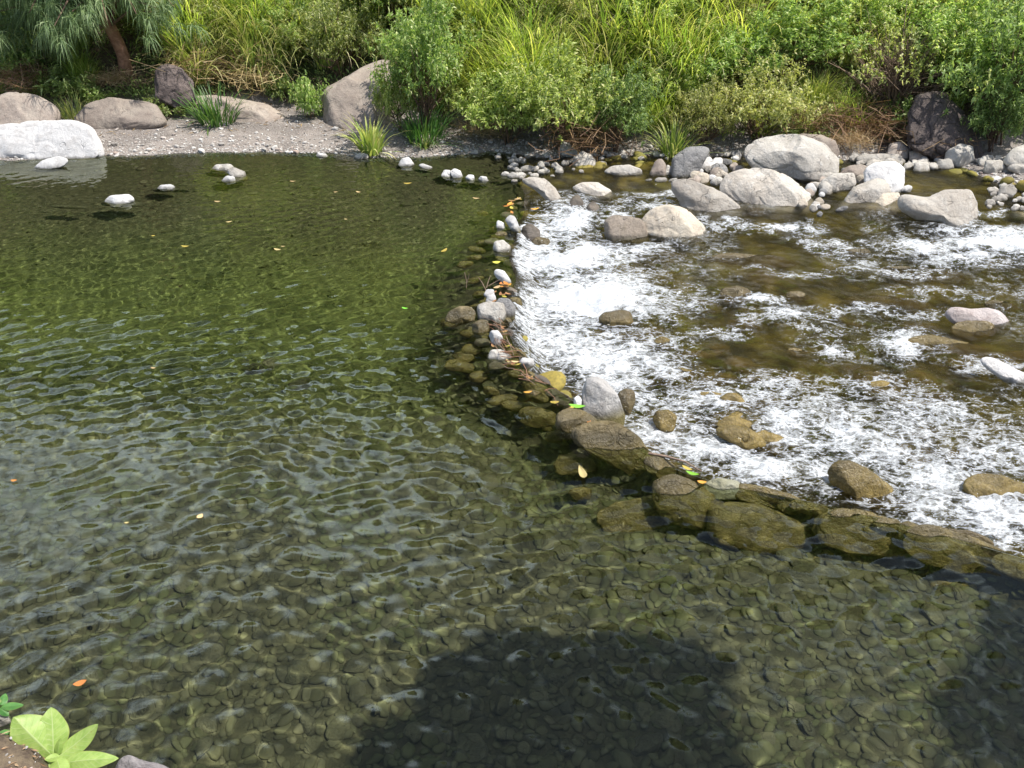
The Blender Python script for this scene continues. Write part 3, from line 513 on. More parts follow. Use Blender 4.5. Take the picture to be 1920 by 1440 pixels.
# smaller stones of the weir, packed under and between the named ones
def strew(name, spots, mats, zc, label, group, thick=0.8, lod=3, cat='stone', lump=.1):
    for (px, py, w_, h_, rot) in spots:
        q = zc(px, py) if callable(zc) else zc
        rock(name, ell(px, py, w_, h_, rot, lump), mats[_seed[0] % len(mats)], centre=q, ext=0, lod=lod, cuts=4, rough=0.1, thick=thick, label=label, cat=cat, group=group)
rg = np.random.default_rng(5)
def weir_spots(n, y0, y1, off0, off1, s0, s1):
    out = []
    for i in range(n):
        py = y0 + (y1 - y0) * (i + rg.uniform(0, 1)) / n
        lx = np.interp(py, [b for a, b in lip_px], [a for a, b in lip_px])
        k = 0.5 + 0.7 * (py - 370) / 600
        out.append((lx + rg.uniform(off0, off1) * k * 1.5, py, rg.uniform(s0, s1) * k * 1.5, rg.uniform(s0, s1) * k, rg.uniform(-30, 40)))
    return out
strew('rock', weir_spots(34, 372, 780, -45, 6, 26, 46), [OLIVE, OLIVE, DARKWET, OLIVE], lambda a, b: -0.07 + rg.uniform(-0.05, 0.02), 'wet olive-brown stone packed into the crest of the weir', 'crest stones of the weir')
strew('rock', weir_spots(30, 400, 860, -95, -35, 24, 44), [OLIVE, COBBLE], lambda a, b: -0.30 + rg.uniform(-0.08, 0.06), 'submerged olive stone on the pool-side slope of the weir', 'submerged stones of the weir slope')
strew('rock', weir_spots(22, 460, 860, 18, 50, 22, 40), [OLIVE_R, DARKWET], lambda a, b: float(Wr(0, P(a, b, -.2)[1])) - 0.06, 'dark wet stone half hidden in the foam at the foot of the weir', 'foam-washed stones at the foot of the weir')
near = []
for i in range(16):
    px = 1250 + i * 45; ly = np.interp(px, [a for a, b in lip_px], [b for a, b in lip_px]); near.append((px + rg.uniform(-12, 12), ly + rg.uniform(60, 120), rg.uniform(60, 120), rg.uniform(40, 70), rg.uniform(-20, 30)))
strew('rock', near, [OLIVE, COBBLE], lambda a, b: -0.52, 'submerged olive stone banked against the foot of the near weir', 'submerged stones at the foot of the near weir', lod=4)
near = []
for i in range(15):
    px = 1230 + i * 52; ly = np.interp(px, [a for a, b in lip_px], [b for a, b in lip_px]); near.append((px, ly + rg.uniform(14, 26), rg.uniform(60, 90), rg.uniform(30, 44), rg.uniform(5, 25)))
strew('rock', near, [OLIVE], lambda a, b: -0.17, 'olive stone filling a gap under the near weir edge', 'gap stones of the near weir', lod=4)

# stones between the stream boulders and along the far shore
G1 = [(1262, 350, 0, 0, 0)]
cl = []
for i in range(30):
    cl.append((rg.uniform(1300, 1400), rg.uniform(288, 342), *(lambda s: (s * 1.2, s))(rg.uniform(7, 20)), rg.uniform(-30, 30)))
for i in range(16): cl.append((rg.uniform(1505, 1545), rg.uniform(340, 402), *(lambda s: (s * 1.1, s))(rg.uniform(9, 19)), rg.uniform(-30, 30)))
for i in range(12): cl.append((rg.uniform(1560, 1620), rg.uniform(320, 350), *(lambda s: (s * 1.1, s))(rg.uniform(9, 20)), rg.uniform(-30, 30)))
for (a, b, c, d) in [(1350, 318, 34, 24), (1385, 320, 26, 20), (1322, 312, 36, 22), (1345, 342, 30, 22), (1318, 335, 26, 24), (1362, 304, 24, 14), (1300, 342, 30, 16), (1520, 356, 24, 26), (1530, 386, 20, 18), (1548, 388, 22, 12), (1578, 392, 26, 10), (1345, 326, 30, 26)]:
    cl.append((a, b, c, d, rg.uniform(-20, 20)))
strew('stone', cl, [PALE, PINK, BEIGE_R, WHITE, GREYD], lambda a, b: 0.03, 'small rounded stone packed between the stream boulders', 'small stones between the stream boulders')
fs = []
for i in range(60): 
    a = rg.uniform(930, 1130); fs.append((a, rg.uniform(288, 330) if a < 1060 else rg.uniform(288, 306), *(lambda s: (s * 1.35, s))(rg.uniform(5, 14)), rg.uniform(-20, 20)))
for (a, b, c, d) in [(990, 318, 36, 15), (1014, 312, 16, 20), (1022, 322, 22, 12), (948, 328, 16, 12), (962, 330, 22, 16), (978, 334, 12, 8), (965, 340, 14, 8), (1036, 330, 10, 6), (1090, 322, 12, 8), (1075, 318, 8, 6), (1290, 352, 20, 9), (1262, 338, 20, 8), (1240, 338, 26, 12), (1216, 338, 14, 6)]: fs.append((a, b, c, d, rg.uniform(-10, 10)))
strew('stone', fs, [PALE, WHITE, PALE, PINK], 0.01, 'small pale stone in the shallow riffle below the big shrub', 'small stones of the upper riffle', thick=0.8, lump=.16)
rs = []
for i in range(44):
    rs.append((rg.uniform(1600, 1925), rg.uniform(292, 318), *(lambda s: (s * 1.3, s))(rg.uniform(6, 20)), rg.uniform(-20, 20)))
for i in range(26):
    rs.append((rg.uniform(1840, 1925), rg.uniform(345, 392), *(lambda s: (s * 1.3, s))(rg.uniform(7, 17)), rg.uniform(-20, 20)))
for i in range(16): rs.append((rg.uniform(1600, 1925), rg.uniform(294, 316), *(lambda s: (s * 1.3, s))(rg.uniform(18, 30)), rg.uniform(-20, 20)))
for i in range(24): rs.append((rg.uniform(1130, 1420), rg.uniform(284, 298), *(lambda s: (s * 1.5, s))(rg.uniform(5, 11)), rg.uniform(-10, 10)))
strew('stone', rs, [PALE, PINK, PALE, WHITE], lambda a, b: max(0.02, float(G(*P(a, b)[:2])) + 0.02), 'small pale stone along the waterline of the far shore', 'small stones of the far shore', lump=.22, thick=.6)
# submerged stones of the rapids
sr = []
for i in range(70):
    py = rg.uniform(440, 960); px = rg.uniform(1080, 1925); lx = np.interp(py, [b for a, b in lip_px], [a for a, b in lip_px])
    if px < lx + 90: continue
    k = 0.55 + 0.75 * (py - 440) / 500; sr.append((px, py, rg.uniform(50, 120) * k, rg.uniform(24, 60) * k, rg.uniform(-10, 25)))
strew('rock', sr, [OLIVE_R], lambda a, b: float(Wr(0, P(a, b, -.3)[1])) - rg.choice([0.06, 0.10, 0.14, 0.16]), 'golden brown stone under the fast water of the rapids', 'submerged stones of the rapids', lod=4, thick=.5)
# flat dark stones under the far-left pool
strew('rock', [(310, 356, 60, 16, 0), (230, 382, 90, 20, 3), (130, 388, 100, 12, 4), (350, 347, 40, 8, 0), (432, 322, 84, 20, 0), (432, 341, 60, 14, 0), (764, 310, 50, 12, 0), (838, 331, 44, 12, 0), (860, 333, 44, 12, 5), (884, 338, 34, 10, 0), (908, 340, 34, 10, 0)], [COBBLE], -0.13, 'brown flat stone just under the surface of the upper left pool', 'submerged flat stones of the upper left pool', lod=4, thick=1.5)

# ------------------------------------------------------------------ cobbles of the bed and gravel
def scatter(pts, sizes, lod, flat=0.6, sd_=1, lump=0.16, sink=0.25, z=None):
    U, fc = ICO[lod]; g = np.random.default_rng(sd_); n = len(pts); k = len(U)
    sc3 = np.stack([sizes * g.uniform(0.8, 1.35, n), sizes * g.uniform(0.7, 1.0, n), sizes * g.uniform(flat * 0.7, flat * 1.2, n)], -1)
    lum = 1 + lump * g.uniform(-1, 1, (n, k)) if lod < 2 else None
    V = np.broadcast_to(U, (n, k, 3)).copy()
    if lod >= 2:
        for _ in range(3):
            nn = g.normal(size=(n, 3)); nn /= np.linalg.norm(nn, axis=1)[:, None]; d = g.uniform(0.55, 0.85, n)
            q = np.einsum('nkc,nc->nk', V, nn) - d[:, None]; V -= (np.clip(q, 0, None) * 0.85)[..., None] * nn[:, None, :]
    else: V *= lum[..., None]
    V *= sc3[:, None, :]; a = g.uniform(0, 6.28, n); c, s = np.cos(a)[:, None], np.sin(a)[:, None]
    tl = g.normal(0, 0.22, n)[:, None]
    x = V[..., 0] * c - V[..., 1] * s; y = V[..., 0] * s + V[..., 1] * c; zz = V[..., 2] + x * tl
    zg = G(pts[:, 0], pts[:, 1]) if z is None else z
    W = np.stack([x + pts[:, :1], y + pts[:, 1:2], zz + (zg + sc3[:, 2] * (1 - 2 * sink))[:, None]], -1)
    return W, fc, sc3
def flat_mesh(W, fc): n, k, _ = W.shape; return W.reshape(-1, 3), (fc[None] + (np.arange(n) * k)[:, None, None]).reshape(-1, 3)
def jitter(x0, x1, y0, y1, st, sd_):
    g = np.random.default_rng(sd_); a, b = np.meshgrid(np.arange(x0, x1, st), np.arange(y0, y1, st)); a = a + (np.arange(a.shape[0]) % 2)[:, None] * st / 2
    q = np.stack([a.ravel(), b.ravel()], -1); return q + g.uniform(-0.42, 0.42, q.shape) * st
pts = jitter(-7.5, 8.5, 1.9, 12.6, 0.061, 3); pts = pts[(pts[:, 0] < Lx(pts[:, 1]) - 0.2) & (pts[:, 1] < Sy(pts[:, 0]) - 0.1)]
pts = pts[np.abs(pts[:, 0]) < 1.5 + 0.62 * pts[:, 1]]
g = np.random.default_rng(8); sz = 0.033 * np.exp(g.normal(0, 0.25, len(pts))); 
big = g.random(len(pts)) < 0.03; sz[big] *= 1.9
kz = (G(pts[:, 0], pts[:, 1]) < -0.12) & (np.random.default_rng(4).random(len(pts)) > 0.9 * ss(6.2, 8.6, pts[:, 1])); pts = pts[kz]; sz = sz[kz]
px_, py_, dep = proj(pts[:, 0], pts[:, 1], np.full(len(pts), -0.5)); inv = (px_ > 0) & (px_ < 1920) & (py_ < 1440)
order = np.argsort(np.where(inv, -sz / dep, 9)); top = order[:260]; rest = order[260:]
W, fc, _ = scatter(pts[rest], sz[rest], 2, sd_=21, flat=0.40, sink=0.40)
v, f = flat_mesh(W, fc)
tag(obj('bed_cobbles', mesh('bed_cobbles', v, f, BED), recv=True), 'olive and grey cobbles carpeting the clear pool bed', 'cobbles', kind='stuff')
def one_bed(i):
    m = M('cobble_tone'); return m
W, fc, _ = scatter(pts[top], sz[top], 3, sd_=22, flat=0.42, sink=0.38)
for i in range(len(top)):
    c = W[i].mean(0); o = obj('cobble', mesh('cobble', W[i] - c, fc, COBBLE), loc=c, recv=True)
    tag(o, 'larger olive cobble lying on the pebbly bed of the near pool', 'cobble', 'larger cobbles on the pool bed')
# right bed fill
pts = jitter(-1, 12, 4, 13, 0.17, 5); pts = pts[(pts[:, 0] > Lx(pts[:, 1]) + 0.1) & (pts[:, 1] < Sy(pts[:, 0]) - 0.05) & (pts[:, 0] < 2 + 0.62 * pts[:, 1])]
sz = 0.08 * np.exp(np.random.default_rng(3).normal(0, 0.35, len(pts))); W, fc, _ = scatter(pts, sz, 2, sd_=23); v, f = flat_mesh(W, fc)
tag(obj('stream_bed_cobbles', mesh('stream_bed_cobbles', v, f, BED_R), recv=True), 'brown cobbles covering the bed under the rapids', 'cobbles', kind='stuff')
# gravel on the bar and spit
g = np.random.default_rng(9); n = 11000; x = g.uniform(-9, 9.5, n * 2); dd = g.exponential(0.45, n * 2) - 0.12
k = (dd < Bw(x) + 0.1); x = x[k][:n]; dd = dd[k][:n]; pts = np.stack([x, Sy(x) + dd], -1); sz = 0.011 * np.exp(g.normal(0, 0.5, len(x)))
W, fc, _ = scatter(pts, sz, 1, sd_=24, sink=0.3); v, f = flat_mesh(W, fc)
tag(obj('gravel', mesh('gravel', v, f, GRAVEL, smooth=False)), 'pale gravel strewn along the sandy far shore', 'gravel', kind='stuff')

# ------------------------------------------------------------------ water
N = 1024; CELL = 0.015; Lp = N * CELL
def spectrum(seed, lam0, bw, ang, spread, rms):
    g = np.random.default_rng(seed); wn = np.fft.fft2(g.normal(size=(N, N)))
    k = np.fft.fftfreq(N, CELL) * 2 * math.pi; KX, KY = np.meshgrid(k, k); K = np.hypot(KX, KY) + 1e-9
    rad = np.exp(-0.5 * (np.log(K * lam0 / (2 * math.pi)) / bw) ** 2)
    th = np.arctan2(KY, KX) - ang; th = (th + math.pi / 2) % math.pi - math.pi / 2
    dirn = np.exp(-0.5 * (th / spread) ** 2) if spread else 1
    hgt = np.real(np.fft.ifft2(wn * rad * dirn / K)); gy_, gx_ = np.gradient(hgt, CELL); sl = np.sqrt((gx_ ** 2 + gy_ ** 2).mean())
    return hgt * rms / sl
def sample(Hh, x, y):
    u = (np.asarray(x) / CELL) % N; v_ = (np.asarray(y) / CELL) % N; i = np.floor(u).astype(int); j = np.floor(v_).astype(int); a = u - i; b = v_ - j
    a = a * a * (3 - 2 * a); b = b * b * (3 - 2 * b)
    i1, j1 = (i + 1) % N, (j + 1) % N; i %= N; j %= N
    return Hh[j, i] * (1 - a) * (1 - b) + Hh[j, i1] * a * (1 - b) + Hh[j1, i] * (1 - a) * b + Hh[j1, i1] * a * b
S1 = spectrum(1, 0.20, 0.28, R(112), 0.45, 0.074); S2 = spectrum(2, 0.10, 0.22, R(80), 1.2, 0.042); S3 = spectrum(3, 0.22, 0.2, R(20), 0.9, 0.055); S4 = spectrum(4, 0.08, 0.2, R(95), 0.9, 0.04)
def pool_h(x, y):
    far = ss(5, 10, y); a = 0.72 + 0.75 * vn(x * 0.5, y * 0.7, 0, 77) + 0.35 * ss(0, -2.5, x)
    h = sample(S1, x, y) * np.clip(a, 0.12, 1.5) * (1 - 0.7 * far) + sample(S2, x, y) * (0.7 + 0.5 * vn(x * 0.6, y * 0.6, 0, 78)) + sample(S3, x, y) * (1 - 0.8 * far) + sample(S4, x, y) * far
    return h * ss(0, 0.6, Sy(x) - y + 0.1)
ts = np.concatenate([-np.geomspace(0.9, 120, 24)[::-1] - 8.6, np.arange(-9.5, -0.0001, 0.0165), [0.0]])
ysn = np.concatenate([np.arange(-1.5, 1.9, 0.1), np.arange(1.9, 7.5, 0.0165), np.arange(7.5, 14.2, 0.028)])
T, Yy = np.meshgrid(ts, ysn); Xx = Lx(Yy) + T
Zp = pool_h(Xx, Yy) * ss(0, 0.25, -T) - 0.022 * ss(-0.12, 0.0, T) * ss(P(960, 372)[1], P(960, 420)[1] - .2, Yy)
v, f = grid(Xx, Yy, Zp)
def pool_mat():
    m = M('pool_water'); p = m.pos(); n = m.noise(p, 26, 2, 0.5)
    x = m.n('ShaderNodeBsdfGlass'); x.inputs['IOR'].default_value = 1.33; x.inputs['Roughness'].default_value = 0.0; x.inputs['Color'].default_value = (0.90, 0.95, 0.84, 1)
    return m.done(x.outputs[0])
pw = obj('pool_water', mesh('pool_water', v, f, pool_mat())); pw.cycles.is_caustics_caster = True
tag(pw, 'clear green rippled water of the dammed pool', 'water', kind='structure')

FO = [(2030, 980, 110, 80, 1.0), (2150, 1120, 130, 70, 1.0), (2080, 820, 90, 40, .7), (2080, 460, 120, 20, 1.0), (1060, 420, 55, 36, 1.3), (1085, 405, 30, 16, 1), (1000, 470, 45, 40, .9), (1060, 490, 110, 26, 1.5), (1000, 440, 40, 30, .9), (1180, 470, 70, 14, .8), (1100, 560, 125, 40, 1.6), (1010, 590, 45, 60, .9), (1050, 640, 90, 45, 1.0), (1130, 670, 110, 50, 1.1), (1230, 690, 60, 30, .8),
      (1180, 730, 70, 40, .9), (1330, 745, 90, 35, .9), (1230, 810, 80, 40, 1.1), (1320, 850, 80, 30, 1.2), (1420, 880, 90, 35, 1.3), (1480, 800, 60, 45, 1.1), (1560, 790, 120, 50, .9), (1640, 840, 140, 60, .95), (1530, 900, 60, 30, 1.1),
      (1750, 900, 120, 70, 1.1), (1860, 960, 90, 60, 1.2), (1720, 780, 110, 45, .7), (1860, 850, 80, 50, .8), (1740, 960, 60, 30, 1.0), (1450, 730, 70, 30, .65), (1700, 650, 40, 26, .9), (1570, 650, 30, 14, .7),
      (1860, 455, 110, 22, 1.3), (1740, 468, 80, 16, 1.2), (1820, 490, 70, 16, .9), (1425, 563, 42, 10, 1.0), (1480, 590, 60, 16, .8), (1400, 590, 30, 20, .4), (1460, 432, 45, 9, 1.1), (1360, 424, 60, 8, .7), (1540, 455, 60, 9, .6), (1600, 470, 50, 10, .5),
      (1650, 585, 110, 12, .5), (1800, 548, 120, 10, .45), (1700, 515, 80, 10, .45), (1250, 368, 60, 9, .7), (1230, 388, 40, 8, .7), (1160, 398, 30, 10, .8), (1100, 375, 30, 8, .5), (1860, 690, 70, 14, .6), (1790, 425, 60, 10, .7), (1850, 396, 50, 6, .6),
      (1540, 620, 60, 12, .4), (1340, 620, 60, 14, .4), (1270, 560, 80, 12, .4), (1880, 770, 50, 20, .5), (1600, 720, 80, 24, .5), (1480, 510, 80, 8, .35), (1620, 500, 60, 8, .4)]
def foam_at(x, y, z):
    px, py, _ = proj(x, y, z); r = np.zeros_like(px)
    wx = px + 22 * vn(x * 2.2, y * 2.2, 0, 51) + 9 * vn(x * 6, y * 6, 0, 53); wy = py + 12 * vn(x * 2.2, y * 2.2, 0, 52) + 5 * vn(x * 6, y * 6, 0, 54)
    for a, b, c, d, s in FO:
        r = np.maximum(r, (0.93 if b < 700 else 0.82) * s * np.exp(-(((wx - a) / c) ** 2 + ((wy - b) / d) ** 2)))
    return np.maximum(r, 0.085 * ss(-0.35, 0.35, vn(x * 1.3, y * 1.3, 0, 57)) * ss(9, 8, np.abs(x)) * ss(P(960, 345)[1], P(960, 400)[1], y))
ts = np.concatenate([[0.0], np.arange(0.015, 9.5, 0.024), 9.5 + np.geomspace(0.5, 60, 16)])
ysn = np.concatenate([np.arange(-1.5, 4.0, 0.1), np.arange(4.0, 14.2, 0.024)])
T, Yy = np.meshgrid(ts, ysn); Xx = Lx(Yy) + T
lev = Wr(Xx, Yy); fall = ss(-0.02, 0.34 + 0.1 * vn(Yy * 3, 1.5), T)
Z0 = lev * fall - 0.022 * (1 - fall) * ss(P(960, 372)[1], P(960, 420)[1] - .2, Yy)
fo = foam_at(Xx, Yy, Z0)
wat = (1 - ss(P(960, 372)[1] - .2, P(960, 372)[1] + .5, Yy)) * 0.85 + 0.15
S5 = spectrum(15, 0.55, 0.4, R(60), 0.8, 0.10); S6 = spectrum(16, 0.15, 0.35, R(70), 0.9, 0.20)
turb = fbm(Xx * 5, Yy * 5, 0, 61, 4)
Zr = Z0 + ss(0.0, 0.5, T) * wat * (sample(S5, Xx, Yy) + sample(S6, Xx, Yy) * (0.45 + 0.55 * np.clip(fo, 0, 1)) + 0.06 * np.clip(fo, 0, 1.2) * (0.4 + turb) + 0.03 * np.clip(fo, 0, 1) * np.abs(vn(Xx * 14, Yy * 14, 0, 71))) \
    + (1 - ss(0.1, 0.5, T)) * ss(0.02, 0.12, T) * 0.02 * turb * wat
v, f = grid(Xx, Yy, Zr)
crest = ss(0.0, 0.06, Zr - Z0)
def rapid_mat():
    m = M('rapids_water'); p = m.pos(); at = m.n('ShaderNodeAttribute', attribute_name='foam').outputs['Fac']
    mp = m.n('ShaderNodeMapping'); m.l(p, mp.inputs['Vector']); mp.inputs['Scale'].default_value = (0.75, 1.25, 1.0); mp.inputs['Rotation'].default_value = (0, 0, R(20))
    q = mp.outputs[0]
    n1 = m.noise(q, 5.5, 6, 0.68, 0.9); n2 = m.noise(q, 19, 6, 0.72, 1.4); n3 = m.noise(q, 75, 3, 0.6, 0.3)
    web = m.n('ShaderNodeTexVoronoi', feature='DISTANCE_TO_EDGE'); dv = m.n('ShaderNodeVectorMath', operation='ADD'); dn = m.n('ShaderNodeTexNoise'); dn.inputs['Scale'].default_value = 9; dn.inputs['Detail'].default_value = 4
    m.l(q, dn.inputs['Vector']); sc2 = m.n('ShaderNodeVectorMath', operation='SCALE'); m.l(dn.outputs['Color'], sc2.inputs[0]); sc2.inputs['Scale'].default_value = 0.35
    m.l(q, dv.inputs[0]); m.l(sc2.outputs[0], dv.inputs[1]); m.l(dv.outputs[0], web.inputs['Vector']); web.inputs['Scale'].default_value = 8
    wl_ = m.ramp(web.outputs['Distance'], 0.0, 0.22, 1, 0)
    ta = m.n('ShaderNodeAttribute', attribute_name='t').outputs['Fac']; cx_ = m.n('ShaderNodeCombineXYZ')
    pv = m.sep(p); m.l(m.math('MULTIPLY', ta, 1.6), cx_.inputs[0]); m.l(m.math('MULTIPLY', pv[1], 9.0), cx_.inputs[1])
    st = m.noise(cx_.outputs[0], 2.2, 5, 0.65, 0.8)                     # streaks running down the fall
    near_lip = m.ramp(ta, 0.15, 1.1, 1, 0)
    sa = m.mix(near_lip, m.mix(0.0, n1, n1), st)
    s = m.math('ADD', m.math('MULTIPLY', sa, 1.9), m.math('MULTIPLY', n2, 1.5)); s = m.math('ADD', s, m.math('MULTIPLY', wl_, 0.42))
    s = m.math('ADD', s, m.math('MULTIPLY', n3, 0.5)); s = m.math('ADD', s, m.math('MULTIPLY', at, 0.88))
    mask = m.math('ADD', m.math('MULTIPLY', m.ramp(s, 2.25, 2.75), 0.5), m.math('MULTIPLY', m.ramp(s, 2.68, 3.12), 0.5))
    sv = m.n('ShaderNodeTexVoronoi'); m.l(q, sv.inputs['Vector']); sv.inputs['Scale'].default_value = 46
    sr = m.sep(sv.outputs['Color'])[0]
    glint_specks = m.math('MULTIPLY', m.math('LESS_THAN', sv.outputs['Distance'], m.math('MULTIPLY', m.ramp(sr, 0.5, 1.0), 0.27)), m.ramp(m.math('ADD', n1, m.math('MULTIPLY', at, 0.35)), 0.42, 0.54))  # white foam specks painted in to stand for sun glints
    mask = m.math('MAXIMUM', mask, glint_specks); mask = m.math('MULTIPLY', mask, m.ramp(at, 0.03, 0.12))
    h = m.math('ADD', m.math('MULTIPLY', n2, 0.8), m.math('MULTIPLY', n3, 0.35))
    bp = m.bump(h, 0.85, 0.05); hb = m.bump(m.math('ADD', h, m.math('MULTIPLY', sa, 1.2)), 0.9, 0.06); gb = m.bump(h, 1.0, 0.13)
    fr = m.n('ShaderNodeFresnel'); fr.inputs[0].default_value = 1.33; m.l(bp, fr.inputs['Normal'])
    tr = m.n('ShaderNodeBsdfRefraction'); tr.inputs[0].default_value = (0.97, 0.95, 0.80, 1); tr.inputs['IOR'].default_value = 1.33; tr.inputs['Roughness'].default_value = 0.0; m.l(bp, tr.inputs['Normal'])
    gl = m.n('ShaderNodeBsdfGlossy'); gl.inputs['Roughness'].default_value = 0.08; m.l(gb, gl.inputs['Normal'])
    wt = m.n('ShaderNodeMixShader'); m.l(fr.outputs[0], wt.inputs[0]); m.l(tr.outputs[0], wt.inputs[1]); m.l(gl.outputs[0], wt.inputs[2])
    df = m.n('ShaderNodeBsdfDiffuse'); df.inputs[0].default_value = (0.84, 0.87, 0.90, 1); m.l(hb, df.inputs['Normal'])
    tl = m.n('ShaderNodeBsdfTranslucent'); tl.inputs[0].default_value = (0.8, 0.84, 0.86, 1)
    fm = m.n('ShaderNodeMixShader'); fm.inputs[0].default_value = 0.12; m.l(df.outputs[0], fm.inputs[1]); m.l(tl.outputs[0], fm.inputs[2])
    mx = m.n('ShaderNodeMixShader'); m.l(mask, mx.inputs[0]); m.l(wt.outputs[0], mx.inputs[1]); m.l(fm.outputs[0], mx.inputs[2])
    return m.done(mx.outputs[0])
rw = obj('rapids_water', mesh('rapids_water', v, f, rapid_mat(), attrs={'foam': fo * ss(0.02, 0.10, T), 't': T}))
rw.cycles.is_caustics_caster = True; rw.cycles.is_caustics_receiver = True
tag(rw, 'shallow fast water with white foam below the weir', 'water', kind='structure')

# spray thrown up over the falls
g = np.random.default_rng(91); nd = 60000; cx0 = g.uniform(-0.05, 5.5, nd) ** 1.0; cy0 = g.uniform(4.2, 11.5, nd); cxx = Lx(cy0) + cx0; cz = Wr(cxx, cy0)
fz = foam_at(cxx, cy0, cz); kp = g.random(nd) < np.clip(fz - 0.35, 0, 1) * 0.22 * (0.3 + 0.7 * ss(1.2, 0.2, cx0)); cxx, cy0, cz, cx0 = cxx[kp], cy0[kp], cz[kp], cx0[kp]
cz = cz * ss(-0.02, 0.34, cx0) + 0.02 + g.exponential(0.045, len(cz)); U1, f1 = ICO[1]; rr_ = 0.0028 * np.exp(g.normal(0, 0.5, len(cz)))
Wd = U1[None] * rr_[:, None, None] + np.stack([cxx, cy0, cz], -1)[:, None, :]; v, f = flat_mesh(Wd, f1)
mm = M('spray'); SPRAY = mm.done(mm.pbsdf((0.88, 0.9, 0.92), 0.2, None, 0.5))
tag(obj('spray', mesh('spray', v, f, SPRAY)), 'fine white drops of spray flying over the falls', 'spray', kind='stuff')

# ------------------------------------------------------------------ plants
def leaves_arr(base, dirn, length, width, g, fold=0.25, droop=0.25, up=None):
    """diamond leaves folded on the midrib: 5 points, two quads"""
    n = len(base); d = dirn / np.linalg.norm(dirn, axis=1)[:, None]
    rnd = g.normal(size=(n, 3)) * 0.5 + np.array([0, 0, 1.0]); s = np.cross(d, rnd); s /= np.linalg.norm(s, axis=1)[:, None] + 1e-9; nn = np.cross(s, d)
    L = length[:, None]; Wd = width[:, None]
    mid = base + d * L * 0.45 + nn * L * 0.04; tip = base + d * L - np.array([0, 0, 1.0]) * L * droop
    l = mid + s * Wd + nn * Wd * fold; r = mid - s * Wd + nn * Wd * fold
    V = np.stack([base, l, mid, r, tip], 1); fc = np.array([[0, 3, 2], [0, 2, 1], [2, 3, 4], [1, 2, 4]])
    return V.reshape(-1, 3), (fc[None] + (np.arange(n) * 5)[:, None, None]).reshape(-1, 3)
def blades_arr(n, g, L0, L1, w0, arch, spread, seg=6, lean=0.0, base_r=0.1, droop=1.0):
    """arching strap blades; returns verts, faces, tip attribute"""
    a = g.uniform(0, 6.283, n); br = base_r * np.sqrt(g.random(n)); L = g.uniform(L0, L1, n); th = np.abs(g.normal(0, spread, n)) + 0.04; ar = g.uniform(0.3, 1.0, n) * arch
    wd = w0 * g.uniform(0.6, 1.2, n); t = np.linspace(0, 1, seg + 1); pos = np.zeros((n, 3)); pos[:, 0] = br * np.cos(a); pos[:, 1] = br * np.sin(a)
    a2 = a + g.normal(0, 0.5, n); hx, hy = np.cos(a2), np.sin(a2); side = np.stack([-hy, hx, np.zeros(n)], -1); V = []; A = []
    for i in range(seg + 1):
        ang = th + ar * (t[i] ** 1.7) * droop; dirv = np.stack([hx * np.sin(ang) + lean, hy * np.sin(ang), np.cos(ang)], -1)
        w_ = wd * (1 - t[i] ** 2.2) * (0.55 + 0.9 * min(1, t[i] * 4) * 0.5) + 0.0008
        V += [pos + side * w_[:, None], pos - side * w_[:, None]]; A += [np.full(n, t[i])] * 2
        pos = pos + dirv * (L / seg)[:, None]
    V = np.stack(V, 1); A = np.stack(A, 1); k = 2 * (seg + 1); fc = np.array([[2 * i, 2 * i + 1, 2 * i + 3, 2 * i + 2] for i in range(seg)])
    return V.reshape(-1, 3), (fc[None] + (np.arange(n) * k)[:, None, None]).reshape(-1, 4), A.ravel()
LEAF = leaf_mat('shrub_leaf', (0.189, 0.273, 0.086), (0.449, 0.558, 0.174), (0.800, 0.800, 0.417))
LEAFD = leaf_mat('dark_leaf', (0.132, 0.184, 0.063), (0.300, 0.400, 0.135), (0.602, 0.676, 0.293))
LEAFY = leaf_mat('yellow_leaf', (0.246, 0.290, 0.103), (0.546, 0.567, 0.221), (0.800, 0.749, 0.478))
GRASS = leaf_mat('tall_grass', (0.232, 0.336, 0.073), (0.521, 0.611, 0.131), (0.800, 0.788, 0.289), trans=0.5, dry=(0.45, 0.36, 0.16), dryz=(0.85, 0.1, 0.0))
GRASSM = leaf_mat('mixed_grass', (0.218, 0.317, 0.085), (0.486, 0.537, 0.167), (0.800, 0.715, 0.448), trans=0.35, dry=(0.40, 0.31, 0.15), dryz=(0.35, 0.0, 0.8))
GRASSD = leaf_mat('dark_grass', (0.067, 0.172, 0.047), (0.135, 0.296, 0.078), (0.270, 0.421, 0.109), trans=0.35)
STRAW = leaf_mat('straw', (0.30, 0.20, 0.10), (0.44, 0.33, 0.18), (0.58, 0.48, 0.30), trans=0.2, rough=0.7)
STRAWB = leaf_mat('brown_straw', (0.16, 0.09, 0.05), (0.28, 0.18, 0.10), (0.42, 0.27, 0.13), trans=0.2, rough=0.7)
NEEDLE = leaf_mat('needles', (0.105, 0.167, 0.069), (0.180, 0.254, 0.108), (0.295, 0.370, 0.176), trans=0.3, rough=0.5)
BARK = plain_mat('bark', (0.10, 0.065, 0.045), (0.20, 0.13, 0.09), 25, 0.9, 0.8)
BARKR = plain_mat('red_bark', (0.20, 0.10, 0.06), (0.34, 0.19, 0.12), 14, 0.9, 0.9)
TWIG = plain_mat('twig', (0.16, 0.11, 0.08), (0.26, 0.19, 0.14), 30, 0.9, 0.4)

